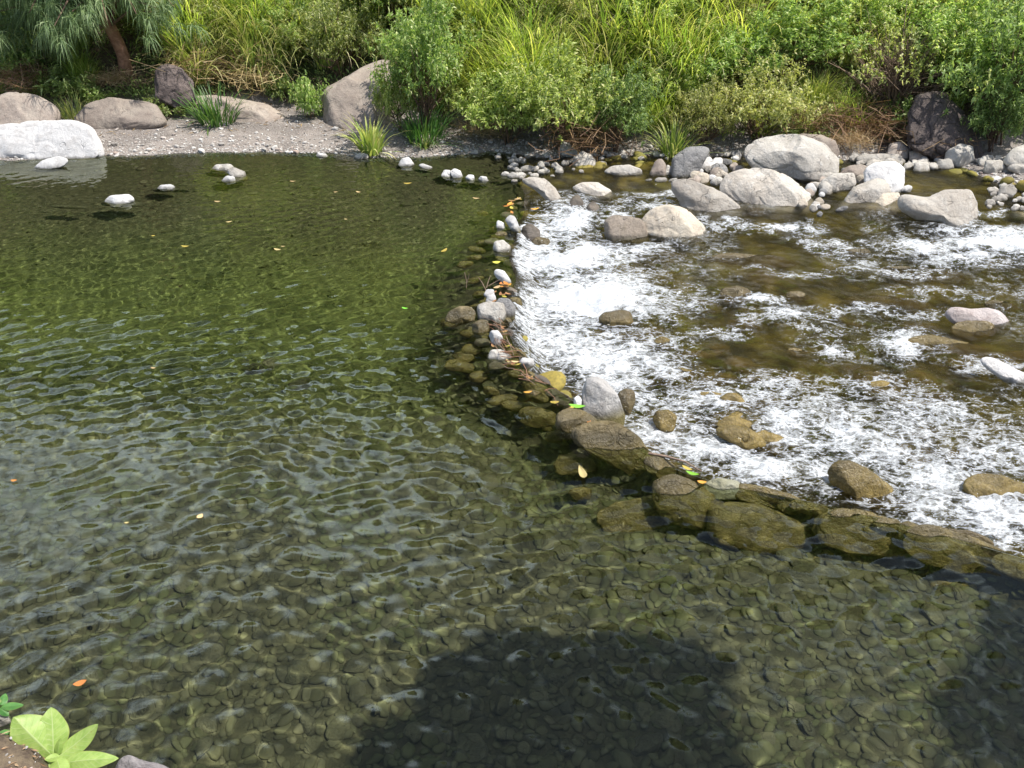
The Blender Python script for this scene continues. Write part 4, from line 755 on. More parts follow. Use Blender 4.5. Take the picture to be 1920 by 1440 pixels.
def empty(name): o = bpy.data.objects.new(name, None); C.objects.link(o); o.empty_display_size = 0.1; return o
def make_shrub(seed, rx, h, nros, leaf=0.085, wid=0.014, mat=LEAF, per=9, stems=9, bare=0.0, low=0.12):
    g = np.random.default_rng(seed); root = empty('shrub')
    d = g.normal(size=(nros, 3)); d[:, 2] = np.abs(d[:, 2]) * 1.0 - 0.25; d /= np.linalg.norm(d, axis=1)[:, None]
    lum = 0.78 + 0.46 * vn(d[:, 0] * 2.6 + seed, d[:, 1] * 2.6, d[:, 2] * 2.6, seed) + 0.18 * vn(d[:, 0] * 6 + seed, d[:, 1] * 6, d[:, 2] * 6, seed + 1)
    rad = lum * (0.45 + 0.55 * g.random(nros) ** 0.45)
    ns_ = 22; sd0 = g.normal(size=(ns_, 3)); sd0[:, 2] = np.abs(sd0[:, 2]) + 0.15; sd0 /= np.linalg.norm(sd0, axis=1)[:, None]
    wh = g.integers(0, ns_, nros); on = g.random(nros) < 0.38; ln_ = g.uniform(1.0, 1.38, ns_)
    d = np.where(on[:, None], sd0[wh] + g.normal(0, 0.09, (nros, 3)), d); rad = np.where(on, ln_[wh] * g.uniform(0.45, 1.0, nros) ** 0.6, rad * 0.93)
    c = np.array([0, 0, h * 0.45]); tip = c + d * rad[:, None] * np.array([rx, rx, h * 0.55])
    tip[:, 2] = np.maximum(tip[:, 2], low * h * g.random(nros))
    keep = g.random(nros) > bare; tp = tip[keep]
    axis_ = d[keep] * 0.7 + np.array([0, 0, 0.75]) + g.normal(size=tp.shape) * 0.25; axis_ /= np.linalg.norm(axis_, axis=1)[:, None]
    n = len(tp) * per; b = np.repeat(tp, per, 0); ax = np.repeat(axis_, per, 0)
    b = b - ax * g.uniform(0, 0.11, n)[:, None]
    dv = g.normal(size=(n, 3)); dv /= np.linalg.norm(dv, axis=1)[:, None]; dv = dv + ax * 0.75
    v, f = leaves_arr(b, dv, leaf * g.uniform(0.55, 1.3, n), wid * g.uniform(0.7, 1.3, n), g, droop=0.2)
    obj('foliage', mesh('shrub_foliage', v, f, mat, smooth=False), root)
    parts = []
    for i in range(stems):
        k = g.integers(nros); e = tip[k] * 0.85; m1 = np.array([e[0] * 0.3, e[1] * 0.3, e[2] * 0.45]) + g.normal(0, 0.05, 3)
        p = [np.array([g.normal(0, 0.05), g.normal(0, 0.05), -0.15]), m1 * 0.5, m1, (m1 + e) / 2 + g.normal(0, 0.04, 3), e]; parts.append(tube_arr(p, [0.018, 0.015, 0.012, 0.008, 0.004], 5))
        for _ in range(7):
            q = tip[g.integers(nros)]
            if np.linalg.norm(q - m1) < max(rx, h) * 0.8: parts.append(tube_arr([m1, (m1 + q) / 2 + g.normal(0, 0.05, 3), q], [0.008, 0.005, 0.002], 4))
    v, f = join(parts); obj('stem', mesh('shrub_stem', v, f, TWIG if bare else BARK), root)
    root['rx'] = rx; root['h'] = h
    return root
def make_grass(seed, n, L0, L1, w0, arch, spread, mat, base_r=0.12, seg=6, name='grass_clump', lean=0.0):
    g = np.random.default_rng(seed); v, f, A = blades_arr(n, g, L0, L1, w0, arch, spread, seg, lean, base_r); tipa = 1 - A
    o = obj(name, mesh(name, v, f, mat, attrs={'tip': tipa})); o['h'] = L1; return o
used = set()
def place(proto, px=None, py=None, w=None, h=None, at=None, label=None, cat='shrub', group=None, rz=None, sc_=1.0, rx=0.0, sink=0.05):
    """w: wanted width in photo pixels; at: (x, y) instead of the pixel of the base"""
    q = PG(px, py) if at is None else np.array([at[0], at[1], float(G(at[0], at[1]))])
    dep = (q - CAM) @ FW; sx = sz_ = sc_
    if w: sx = w * dep / F / 2 / proto['rx']
    if h: sz_ = h * dep / F / math.cos(R(17)) / proto['h']
    if w and not h: sz_ = sx
    if h and not w: sx = sz_
    rz = random.uniform(0, 6.28) if rz is None else rz
    if proto.name not in used:
        used.add(proto.name); o = proto; o.location = (q[0], q[1], q[2] - sink); o.rotation_euler = (rx, 0, rz); o.scale = (sx, sx, sz_)
    else: o = copy_thing(proto, (q[0], q[1], q[2] - sink), rz, (sx, sx, sz_), rx)
    return tag(o, label, cat, group)
SH = [make_shrub(31, 0.9, 1.5, 900), make_shrub(32, 1.0, 1.3, 1000), make_shrub(33, 0.8, 1.7, 900), make_shrub(34, 1.0, 1.4, 950, mat=LEAFY, leaf=0.075), make_shrub(35, 0.9, 1.5, 900, mat=LEAFD)]
BARE = make_shrub(36, 1.3, 1.6, 800, mat=LEAFY, bare=0.62, stems=44, leaf=0.06)
LOW = [make_shrub(37, 0.4, 0.45, 160, leaf=0.08, stems=4), make_shrub(38, 0.4, 0.4, 150, leaf=0.085, stems=4, mat=LEAFD)]
# hero shrubs
HERO = [
 (SH[2], 795, 250, 175, 255, 'tall leafy shrub with a dark stem right of the reddish brown boulder'),
 (SH[1], 752, 246, 100, 130, 'leafy shrub crowding the right side of the reddish brown boulder'),
 (SH[0], 838, 235, 90, 100, 'lower leafy shrub at the right foot of the tall shrub with the dark stem'),
 (SH[1], 955, 268, 185, 135, 'broad leafy shrub overhanging the gravel, left third of the big waterside thicket'),
 (SH[0], 1055, 280, 210, 175, 'full rounded leafy shrub in the middle of the big waterside thicket'),
 (SH[4], 1155, 284, 150, 150, 'darker leafy shrub at the right end of the big waterside thicket'),
 (SH[3], 1320, 272, 150, 120, 'pale yellow-green shrub behind the dark grey egg-shaped boulder'),
 (SH[3], 1420, 262, 200, 140, 'pale wide shrub right above the tallest stream boulder'),
 (SH[0], 1230, 215, 150, 120, 'shrub behind the tuft of long grass at the stream edge'),
 (SH[1], 1365, 175, 190, 130, 'leafy shrub standing above the pale yellow-green shrub'),
 (SH[2], 1480, 150, 200, 150, 'upright shrub left of the bare-stemmed bush'),
 (SH[4], 1870, 268, 240, 250, 'dark tall shrub at the right edge over the earthy boulder'),
 (SH[0], 1800, 150, 230, 160, 'bright shrub above the dark earthy boulder'),
 (SH[2], 1925, 180, 220, 200, 'leafy shrub cut off by the right edge of the picture'),
 (SH[3], 640, 145, 180, 150, 'yellowish shrub above the reddish brown boulder'),
 (SH[1], 560, 110, 150, 120, 'leafy shrub between the tall reeds and the reddish brown boulder'),
 (SH[0], 860, 150, 160, 140, 'leafy shrub behind the tall shrub with the dark stem'),
 (LOW[0], 583, 222, 70, 75, 'small leafy bush at the left foot of the reddish brown boulder'),
 (LOW[0], 50, 140, 110, 70, 'pale-leaved bush at the far left under the hanging needles'),
 (LOW[1], 130, 180, 120, 50, 'low dark bush behind the long grey-brown boulder'),
 (LOW[0], 185, 196, 90, 36, 'low leafy plant behind the pinkish brown boulder'),
 (LOW[1], 320, 212, 90, 40, 'low leafy plant under the dark angular boulder'),
 (LOW[0], 95, 116, 90, 50, 'pale-leaved plant right of the far-left bush'),
 (LOW[1], 1500, 268, 110, 40, 'low dark plant behind the tallest boulder'),
 (LOW[0], 1660, 240, 90, 60, 'small leafy plant left of the dark earthy boulder'),
 (SH[4], 1858, 285, 120, 130, 'dark leafy shrub leaning over the right side of the earthy boulder'),
 (LOW[1], 1700, 262, 100, 70, 'leafy plant at the left foot of the dark earthy boulder'),
 (SH[2], 1765, 165, 140, 100, 'leafy shrub hanging over the top of the dark earthy boulder'),
 (LOW[0], 1785, 205, 60, 36, 'sprig of pale leaves hanging over the dark earthy boulder'),
 (LOW[1], 540, 190, 80, 50, 'leafy plant on the bank above the grey slab'),
]
for pr, px, py, w_, h_, lab in HERO: place(pr, px, py, w_, h_, label=lab)
place(BARE, 1665, 235, 300, 235, label='thin bush with many bare brown stems left of the earthy boulder')
TG = [make_grass(41, 210, 0.6, 1.7, 0.010, 2.5, 0.34, GRASS, 0.3, 7), make_grass(42, 210, 0.5, 1.6, 0.010, 2.7, 0.42, GRASSM, 0.32, 7), make_grass(43, 190, 0.5, 1.5, 0.014, 2.2, 0.30, GRASS, 0.28, 7)]
# named grass
def gplace(pr, px, py, h, lab, cat='grass clump', grp=None): return place(pr, px, py, None, h, label=lab, cat=cat, group=grp, sink=0.03)
gplace(make_grass(51, 190, 0.25, 0.62, 0.010, 1.5, 0.5, GRASSD, 0.26, name='grass_tuft'), 408, 228, 78, 'dark green grass tuft on the sand in front of the low grey slab')
gplace(make_grass(52, 120, 0.2, 0.55, 0.014, 1.5, 0.42, GRASSM, 0.1, name='grass_tuft'), 697, 287, 86, 'bright strap-leaved grass plant at the waterline in front of the reddish boulder')
gplace(make_grass(53, 230, 0.2, 0.5, 0.007, 1.3, 0.6, GRASSD, 0.2, name='grass_tuft'), 795, 262, 80, 'fine feathery grass tuft right of the bright grass plant')
gplace(make_grass(54, 40, 0.15, 0.3, 0.010, 1.4, 0.5, GRASSM, 0.05, name='grass_tuft'), 798, 278, 34, 'small yellowing tuft below the feathery grass')
gplace(make_grass(55, 130, 0.35, 0.7, 0.009, 1.7, 0.5, GRASSM, 0.14, name='grass_tuft'), 1262, 292, 95, 'straw-skirted long grass tuft at the stream edge left of the dark grey boulder')
gplace(make_grass(56, 60, 0.12, 0.32, 0.008, 1.2, 0.5, GRASSD, 0.08, name='grass_tuft'), 45, 238, 36, 'small green tuft on the long grey-brown boulder')
gplace(make_grass(57, 80, 0.3, 0.6, 0.009, 1.2, 0.35, GRASS, 0.12, name='grass_tuft'), 1430, 250, 70, 'upright green grass standing behind the tallest boulder')
gplace(make_grass(58, 120, 0.3, 0.7, 0.008, 1.6, 0.5, GRASSM, 0.2, name='grass_tuft'), 140, 222, 60, 'green grass between the two brown boulders on the left bank')
# long grass of the slope
def where(x, y):
    px = proj(np.array([x]), np.array([y]), G(np.array([x]), np.array([y])))[0][0]; row = 'low' if y < 15.2 else 'halfway up' if y < 16.6 else 'high'
    reg = 'above the white ledge' if px < 150 else 'behind the needle tree' if px < 340 else 'above the grey slab' if px < 520 else 'above the reddish boulder' if px < 760 else 'behind the tall dark-stemmed shrub' if px < 900 else 'behind the left of the waterside thicket' if px < 1050 else \
        'behind the right of the waterside thicket' if px < 1230 else 'above the dark grey boulder' if px < 1370 else 'above the tallest stream boulder' if px < 1560 else 'behind the bare-stemmed bush' if px < 1720 else 'above the earthy boulder' if px < 1860 else 'at the right edge'
    return row, reg
SHL = ['rounded green shrub', 'broad green shrub', 'upright green shrub', 'pale yellow-green shrub', 'dark green shrub']; TGL = ['bright green long grass', 'straw-tinged long grass', 'broad-bladed bright grass']
g = np.random.default_rng(77); n = 0
for (x0, x1, y0, y1, cnt, hh, prs, lab, grp) in [
    (345, 520, 60, 170, 20, 150, (1, 0, 1), 'tall mixed green and straw grass left of the slope shrubs', 'tall grass on the left slope'),
    (870, 1010, 90, 215, 18, 150, (0, 2), 'tall bright green grass behind the big waterside thicket', 'tall bright grass on the middle slope'),
    (1000, 1350, 20, 190, 40, 160, (0, 2, 1), 'tall bright green grass behind the big waterside thicket', 'tall bright grass on the middle slope'),
    (1180, 1300, 180, 250, 7, 110, (0, 2), 'tall bright green grass behind the big waterside thicket', 'tall bright grass on the middle slope'),
    (1500, 1720, 190, 262, 12, 80, (1, 0), 'green and rusty grass under the bare-stemmed bush', 'grass under the bare-stemmed bush'),
    (1350, 1920, -10, 120, 16, 110, (0, 1), 'long green grass among the upper right shrubs', 'long grass among the upper right shrubs'),
    (520, 760, -10, 110, 16, 110, (1, 0), 'long grass among the shrubs above the reddish boulder', 'long grass above the reddish boulder'),
    (-10, 175, 100, 190, 9, 70, (1, 0), 'grass in the shade under the hanging needles', 'grass under the needle tree')]:
    for i in range(cnt):
        k = prs[i % len(prs)]; o = gplace(TG[k], g.uniform(x0, x1), g.uniform(y0, y1), hh * g.uniform(0.75, 1.25), lab, grp=grp); rw_, rg_ = where(o.location[0], o.location[1]); o['label'] = TGL[k] + ' ' + rw_ + ' on the bank ' + rg_; o['group'] = TGL[k] + ' clumps ' + rw_ + ' ' + rg_
# straw tangles
def tangle(seed, n, L, mat, name='dead_grass'):
    g = np.random.default_rng(seed); a = g.uniform(0, 6.28, n); el = g.normal(0.25, 0.35, n); d = np.stack([np.cos(a) * np.cos(el), np.sin(a) * np.cos(el), np.sin(el)], -1)
    c = g.normal(0, 1, (n, 3)) * np.array([0.45, 0.28, 0.12]) + np.array([0, 0, 0.18]); ln = g.uniform(0.4, 1.0, n)[:, None] * L; s = np.cross(d, g.normal(size=(n, 3))); s /= np.linalg.norm(s, axis=1)[:, None]; s *= 0.005
    bend = g.normal(0, 0.08, (n, 3)) * L
    V = np.stack([c - d * ln / 2 + s, c - d * ln / 2 - s, c + bend + s, c + bend - s, c + d * ln / 2 + s, c + d * ln / 2 - s], 1)
    fc = np.array([[0, 1, 3, 2], [2, 3, 5, 4]]); f = (fc[None] + (np.arange(n) * 6)[:, None, None]).reshape(-1, 4)
    o = obj(name, mesh(name, V.reshape(-1, 3), f, mat)); o['h'] = 0.5; o['rx'] = 0.7; return o
TA, TB = tangle(61, 420, 0.8, STRAW), tangle(62, 420, 0.7, STRAWB)
for pr, px, py, w_, lab in [(TA, 400, 150, 150, 'pale tangled dead grass hanging above the dark angular boulder'), (TA, 470, 165, 120, 'pale dead grass right of the dark angular boulder, below the tall reeds'), (TA, 215, 168, 70, 'bleached dead grass under the leaning red trunk'),
        (TB, 1560, 262, 150, 'brown dead grass lying over the bank behind the speckled rock'), (TB, 1640, 262, 130, 'rusty dead grass left of the round brown boulder'), (TB, 60, 170, 120, 'brown dead scrub behind the long grey-brown boulder'), (TB, 1100, 282, 160, 'dry brown litter in the shade under the big waterside thicket'),
        (TA, 905, 262, 70, 'dry twigs and straw at the left foot of the big waterside thicket'), (TB, 1750, 290, 90, 'bits of dead grass beside the cream-coloured boulder'), (TA, 1590, 285, 70, 'straw caught behind the long low grey rock')]:
    place(pr, px, py, w_, None, label=lab, cat='dead grass', sink=-0.12)
# shrubs and grass filling the slope, the part seen and the part the pool mirrors
g = np.random.default_rng(88)
for i in range(150):
    x = g.uniform(-9.5, 10); y = g.uniform(14.6, 18.2)
    if y - Sy(x) - Bw(x) < 0.75: continue
    if 300 < proj(x, y, float(G(x, y)))[0] < 520 and y < 15.4: continue
    if abs(proj(x, y, float(G(x, y)))[0] - 226) < 75 and y < 16.2: continue
    if 1600 < proj(x, y, float(G(x, y)))[0] < 1745 and y < 15.9: continue
    k = int(g.choice([0, 1, 2, 3, 4])); rw_, rg_ = where(x, y); place(SH[k], at=(x, y), sc_=g.uniform(0.55, 0.9), label=SHL[k] + ' ' + rw_ + ' on the slope ' + rg_, group='shrubs of the upper slope')
for i in range(190):
    x = g.uniform(-9.5, 10); y = g.uniform(14.2, 18.5)
    if y - Sy(x) - Bw(x) < 0.6: continue
    if abs(proj(x, y, float(G(x, y)))[0] - 226) < 60 and y < 16.0: continue
    k = int(g.choice([0, 1, 2])); rw_, rg_ = where(x, y); place(TG[k], at=(x, y), sc_=g.uniform(0.6, 1.0), label=TGL[k] + ' ' + rw_ + ' on the slope ' + rg_, cat='grass clump', group='grass of the upper slope', sink=0.03)
for i in range(170):
    y = g.uniform(18.5, 36); x = g.uniform(-1, 1) * (12 + (y - 18) * 0.6)
    place(SH[g.choice([0, 1, 2, 3, 4])], at=(x, y), sc_=g.uniform(1.1, 2.0), label='leafy shrub high on the hillside above the picture', group='shrubs high on the hillside')
# undergrowth: low leaves and blades over all the soil of the bank
n = 5200; x = g.uniform(-10, 10.5, n); e = g.uniform(0.02, 3.2, n); y = Sy(x) + Bw(x) + e; base = np.stack([x, y, G(x, y)], -1)
per = 7; bb = np.repeat(base, per, 0) + np.concatenate([g.normal(0, 0.05, (n * per, 2)), g.uniform(0, 0.16, (n * per, 1))], 1)
dv = g.normal(size=(n * per, 3)); dv[:, 2] = np.abs(dv[:, 2]) + 0.3
v, f = leaves_arr(bb, dv, g.uniform(0.05, 0.16, n * per), g.uniform(0.006, 0.016, n * per), g)
tag(obj('undergrowth', mesh('undergrowth', v, f, LEAFD, smooth=False)), 'low dark leaves and blades covering the soil of the far bank', 'ground cover', kind='stuff')

g = np.random.default_rng(99); n = 900; x = g.uniform(-8, 1.0, n); y = Sy(x) + g.uniform(0.15, 1.0, n) ** 0.6 * (Bw(x) + 0.2); b = np.stack([x, y, G(x, y) + 0.008], -1)
dv = g.normal(size=(n, 3)) * np.array([1, 1, 0.12]); v, f = leaves_arr(b, dv, g.uniform(0.04, 0.22, n), g.uniform(0.002, 0.010, n), g, droop=0.02)
tag(obj('leaf_litter', mesh('leaf_litter', v, f, STRAWB, smooth=False)), 'dry leaves and twigs scattered over the sandy bar', 'litter', kind='stuff')
n = 700; x = MX + g.normal(-0.05, 0.32, n); y = MY + g.normal(-0.1, 0.36, n); z = G(x, y); k = z > 0.75; x, y, z = x[k], y[k], z[k]; n = len(x); b = np.stack([x, y, z + 0.004], -1)
dv = g.normal(size=(n, 3)) * np.array([1, 1, 0.25]); v, f = leaves_arr(b, dv, g.uniform(0.012, 0.05, n), g.uniform(0.001, 0.006, n), g, droop=0.0)
tag(obj('bank_litter', mesh('bank_litter', v, f, STRAW, smooth=False)), 'bits of straw and dry leaf on the near bank soil', 'litter', kind='stuff')
x = MX + g.normal(-0.05, 0.3, 420); y = MY + g.normal(-0.1, 0.34, 420); k = G(x, y) > 0.6; q = np.stack([x[k], y[k]], -1)
W, fc, _ = scatter(q, 0.006 * np.exp(g.normal(0, 0.6, len(q))), 2, sd_=31); v, f = flat_mesh(W, fc); tag(obj('bank_gravel', mesh('bank_gravel', v, f, GRAVEL)), 'small stones in the soil of the near bank', 'gravel', kind='stuff')
# needle tree, upper left
def needle_tree():
    root = empty('needle_tree'); q = PG(232, 146); root.location = q; g = np.random.default_rng(5)
    def w2(px, py, dy=0.0):
        d = ray(px, py); t = (q[1] + dy) / d[1]; return CAM + d * t - q
    tr = [w2(236, 138), w2(232, 105), w2(222, 82), w2(205, 50), w2(190, 15), w2(178, -40), w2(160, -140, .3), w2(120, -300, .6)]
    v, f = tube_arr(tr, [0.11, 0.10, 0.10, 0.095, 0.085, 0.08, 0.07, 0.04], 10, 0.08); obj('trunk', mesh('tree_trunk', v, f, BARKR), root)
    parts = []; V = []; 
    starts = [tr[i] for i in (3, 4, 5, 6, 7)]
    ends = []
    for i in range(60):
        s = starts[g.integers(len(starts))]; e = w2(g.uniform(-120, 345), g.uniform(-260, 95) if i % 3 else g.uniform(-10, 60), g.uniform(-1.7, 0.6)); e = e + (np.array([-0.9, 0, 0.1]) if (160 < proj(*(e + q))[0] < 255 and i % 4) else 0); ends.append((s, e)); mid = (s + e) / 2 + np.array([0, 0, 0.15])
        parts.append(tube_arr([s, mid, e], [0.03, 0.018, 0.006], 5))
    v, f = join(parts); obj('branches', mesh('tree_branches', v, f, BARK), root)
    B0 = []; D0 = []
    for s, e in ends:
        for _ in range(15):
            t = g.uniform(0.25, 1.05); p = s + (e - s) * t + g.normal(0, 0.12, 3); dd = (e - s) * np.array([1, 1, 0]); dd = dd / (np.linalg.norm(dd) + 1e-6)
            pj = proj(*(p + q))
            if 178 < pj[0] < 262 and pj[1] > 5 and g.random() < 0.9: continue
            for _ in range(34): B0.append(p + g.normal(0, 0.03, 3)); D0.append(dd * g.uniform(0, 0.9) + g.normal(0, 0.38, 3) + np.array([0, 0, -0.25]))
    B0 = np.array(B0); D0 = np.array(D0); n = len(B0); L = g.uniform(0.16, 0.42, n)
    sd_ = np.cross(D0, g.normal(size=(n, 3))); sd_ /= np.linalg.norm(sd_, axis=1)[:, None]; sd_ *= 0.0045
    D0 /= np.linalg.norm(D0, axis=1)[:, None]; m1 = B0 + D0 * (L * 0.45)[:, None]; m2 = m1 + (D0 * 0.5 + np.array([0, 0, -0.75])) * (L * 0.55)[:, None]
    V = np.stack([B0 + sd_, B0 - sd_, m1 + sd_, m1 - sd_, m2], 1); fc = np.array([[0, 1, 3], [0, 3, 2], [2, 3, 4]])
    obj('crown', mesh('tree_crown', V.reshape(-1, 3), (fc[None] + (np.arange(n) * 5)[:, None, None]).reshape(-1, 3), NEEDLE), root)
    tag(root, 'needle-leaved tree with hanging sprays and a reddish trunk at the upper left', 'tree')
needle_tree()
# dead stick in the left scrub
# tree on the near bank, above and right of the camera: it throws the shade on the near pool
def near_tree():
    root = empty('overhanging_tree'); root.location = (5.2, -1.2, float(G(5.2, -1.2))); q = np.array(root.location); g = np.random.default_rng(15)
    hgt = 6.8
    cents = []
    for (px, py, rr) in [(930, 1400, .34), (1010, 1370, .42), (860, 1350, .26), (1130, 1330, .30), (1200, 1440, .3), (1000, 1480, .5), (1080, 1420, .45), (900, 1460, .4), (1880, 1240, .2), (1900, 1340, .32), (1800, 1400, .2), (750, 1480, .25), (1230, 1310, .18), (940, 1290, .2), (1900, 1420, .3)]:
        a = P(px, py, -0.55); s = np.array(SDIR) * ((hgt + g.uniform(-.5, .6)) / SDIR[2]); cents.append((a + s - q, rr))
    tr = [np.array([0, 0, -0.4]), np.array([-0.2, 0.2, 1.5]), np.array([-0.5, 0.8, 3.2]), np.array([-1.2, 2.0, 4.8])]
    v, f = tube_arr(tr, [0.22, 0.18, 0.14, 0.09], 10, 0.08); obj('trunk', mesh('near_trunk', v, f, BARK), root)
    pr = [tube_arr([tr[3] if i % 2 else tr[2], (tr[3] + c) / 2 + np.array([0, 0, 0.3]), c], [0.06, 0.035, 0.012], 6) for i, (c, r_) in enumerate(cents)]
    v, f = join(pr); obj('branches', mesh('near_branches', v, f, BARK), root)
    bs = []; 
    for c, r_ in cents:
        m_ = int(5200 * (r_ / 0.35) ** 2); dd = g.normal(size=(m_, 3)); dd /= np.linalg.norm(dd, axis=1)[:, None]; bs.append(c + dd * (r_ * 1.15 * g.random(m_) ** 0.4)[:, None])
    b = np.concatenate(bs); dv = g.normal(size=b.shape); n = len(b); v, f = leaves_arr(b, dv, g.uniform(0.10, 0.18, n), g.uniform(0.02, 0.035, n), g)
    obj('crown', mesh('near_crown', v, f, LEAFD, smooth=False), root)
    tag(root, 'tree leaning over the near bank whose leaves shade the pool', 'tree')
near_tree()

# ------------------------------------------------------------------ foreground plant with broad pale leaves
PLEAF = leaf_mat('broad_leaf', (0.30, 0.42, 0.10), (0.36, 0.48, 0.13), (0.40, 0.50, 0.17), trans=0.35, rough=0.4)
def veined(name, c1, c2, vein):
    m = M(name); t = m.n('ShaderNodeAttribute', attribute_name='t').outputs['Fac']; u = m.n('ShaderNodeAttribute', attribute_name='u').outputs['Fac']; au = m.math('ABSOLUTE', u)
    p = m.n('ShaderNodeTexCoord').outputs['Object']; n = m.noise(p, 40, 5, 0.6); n2 = m.noise(p, 160, 3, 0.6)
    rib = m.ramp(au, 0.02, 0.06, 1, 0); ph = m.math('FRACT', m.math('ADD', m.math('MULTIPLY', t, 9.0), m.math('MULTIPLY', au, -1.6)))
    sv_ = m.math('MULTIPLY', m.ramp(m.math('ABSOLUTE', m.math('SUBTRACT', ph, 0.5)), 0.0, 0.09, 1, 0), m.ramp(au, 0.8, 1.0, 0.6, 0)); v_ = m.math('MAXIMUM', rib, sv_)
    col = m.mix(m.ramp(n, 0.35, 0.65), c1, c2); col = m.mix(m.math('MULTIPLY', v_, 0.65), col, vein)
    col = m.mix(m.ramp(n, 0.68, 0.74, 0, 0.8), col, (0.28, 0.20, 0.07)); col = m.mix(m.ramp(au, 0.9, 1.0, 0, 0.5), col, (0.30, 0.30, 0.08))
    bp = m.bump(m.math('SUBTRACT', m.math('MULTIPLY', n2, 0.3), v_), 0.5, 0.002)
    bs = m.pbsdf(col, 0.42, bp, 0.35); tr = m.n('ShaderNodeBsdfTranslucent'); m.l(col, tr.inputs[0]); mx = m.n('ShaderNodeMixShader'); mx.inputs[0].default_value = 0.35
    m.l(bs, mx.inputs[1]); m.l(tr.outputs[0], mx.inputs[2]); return m.done(mx.outputs[0])
PLEAF = veined('broad_leaf', (0.27, 0.40, 0.09), (0.36, 0.48, 0.13), (0.48, 0.56, 0.25))
def broad(a, b, wd, curl, D, D2, mat=PLEAF, nrm=0.0, n=22, m=10):
    """leaf from base pixel a to tip pixel b, at depths D and D2"""
    A = CAM + ray(*a) * D; Bq = CAM + ray(*b) * D2; ax = Bq - A; L = np.linalg.norm(ax); ax /= L; view = (A + Bq) / 2 - CAM; view /= np.linalg.norm(view)
    s = np.cross(ax, view); s /= np.linalg.norm(s); nn = np.cross(s, ax); s = s * math.cos(nrm) + nn * math.sin(nrm); nn = np.cross(s, ax); V = []
    for i in range(n + 1):
        t = i / n; w_ = wd * D / F / 2 * (math.sin(math.pi * min(1, t ** 0.8)) ** 0.75) * (1 - 0.1 * t) + 0.0015
        c = A + ax * L * t + nn * (-curl * L * math.sin(math.pi * t) * 0.5)
        for j in range(-m, m + 1):
            u = j / m; V.append(c + s * w_ * u + nn * (abs(u) * w_ * 0.34 + 0.0035 * math.sin(t * 11 + 2.0 * (u > 0)) * abs(u) ** 2 * wd / 60))
    k = 2 * m + 1; f = [(i * k + j, i * k + j + 1, (i + 1) * k + j + 1, (i + 1) * k + j) for i in range(n) for j in range(2 * m)]
    tt, uu = np.meshgrid(np.linspace(0, 1, n + 1), np.linspace(-1, 1, k), indexing='ij'); return np.array(V), np.array(f), dict(t=tt.ravel(), u=uu.ravel())
def plant(px, py, leaves, label, D, mat=PLEAF, stem=True):
    root = empty('broad_leaved_plant'); o = CAM + ray(px, py) * D; root.location = o
    for (a, b, wd, cu, d2, nr) in leaves:
        v, f, at_ = broad(a, b, wd, cu, D - 0.02, D + d2, nrm=nr); obj('leaf', mesh('leaf', v - o, f, mat, attrs=at_), root)
    gz = float(G(o[0], o[1])); v, f = tube_arr([[0, 0, 0.03], [0.005, 0.01, (gz - o[2]) / 2], [0.0, 0.02, gz - o[2] - 0.05]], [0.007, 0.009, 0.011], 8)
    if stem: obj('stem', mesh('plant_stem', v, f, PLEAF), root)
    tag(root, label, 'plant')
plant(100, 1415, [((97, 1416), (25, 1344), 84, .15, -.05, .1), ((100, 1414), (96, 1326), 62, .1, .02, -.2), ((108, 1420), (184, 1358), 38, -.1, .02, .35), ((112, 1432), (222, 1422), 36, .2, .0, .2), ((92, 1432), (-8, 1440), 44, .2, -.02, -.2),
    ((108, 1416), (113, 1384), 14, .1, -.03, .3), ((112, 1418), (84, 1424), 14, .1, -.06, 0), ((105, 1420), (120, 1462), 34, .1, -.1, 0), ((100, 1424), (60, 1470), 36, .1, -.1, 0)], 'broad-leaved pale green seedling in the lower left corner', 3.42)
PL2 = veined('green_leaf', (0.07, 0.20, 0.05), (0.11, 0.27, 0.06), (0.16, 0.32, 0.1))
plant(2, 1322, [((2, 1326), (44, 1322), 14, .1, .0, .2), ((2, 1322), (10, 1300), 16, .1, .02, .3), ((0, 1328), (16, 1342), 14, .1, -.02, 0), ((0, 1322), (-24, 1306), 18, .1, 0, 0), ((0, 1326), (-30, 1336), 18, .1, 0, 0)], 'dark green sprig at the left edge above the pale stone', 3.5, PL2)
plant(-6, 1376, [((-4, 1378), (26, 1374), 16, .1, .0, .2), ((-4, 1378), (-30, 1366), 18, .1, .0, .2)], 'dark green leaf pair at the left edge between the stone and the seedling', 3.42, PL2)

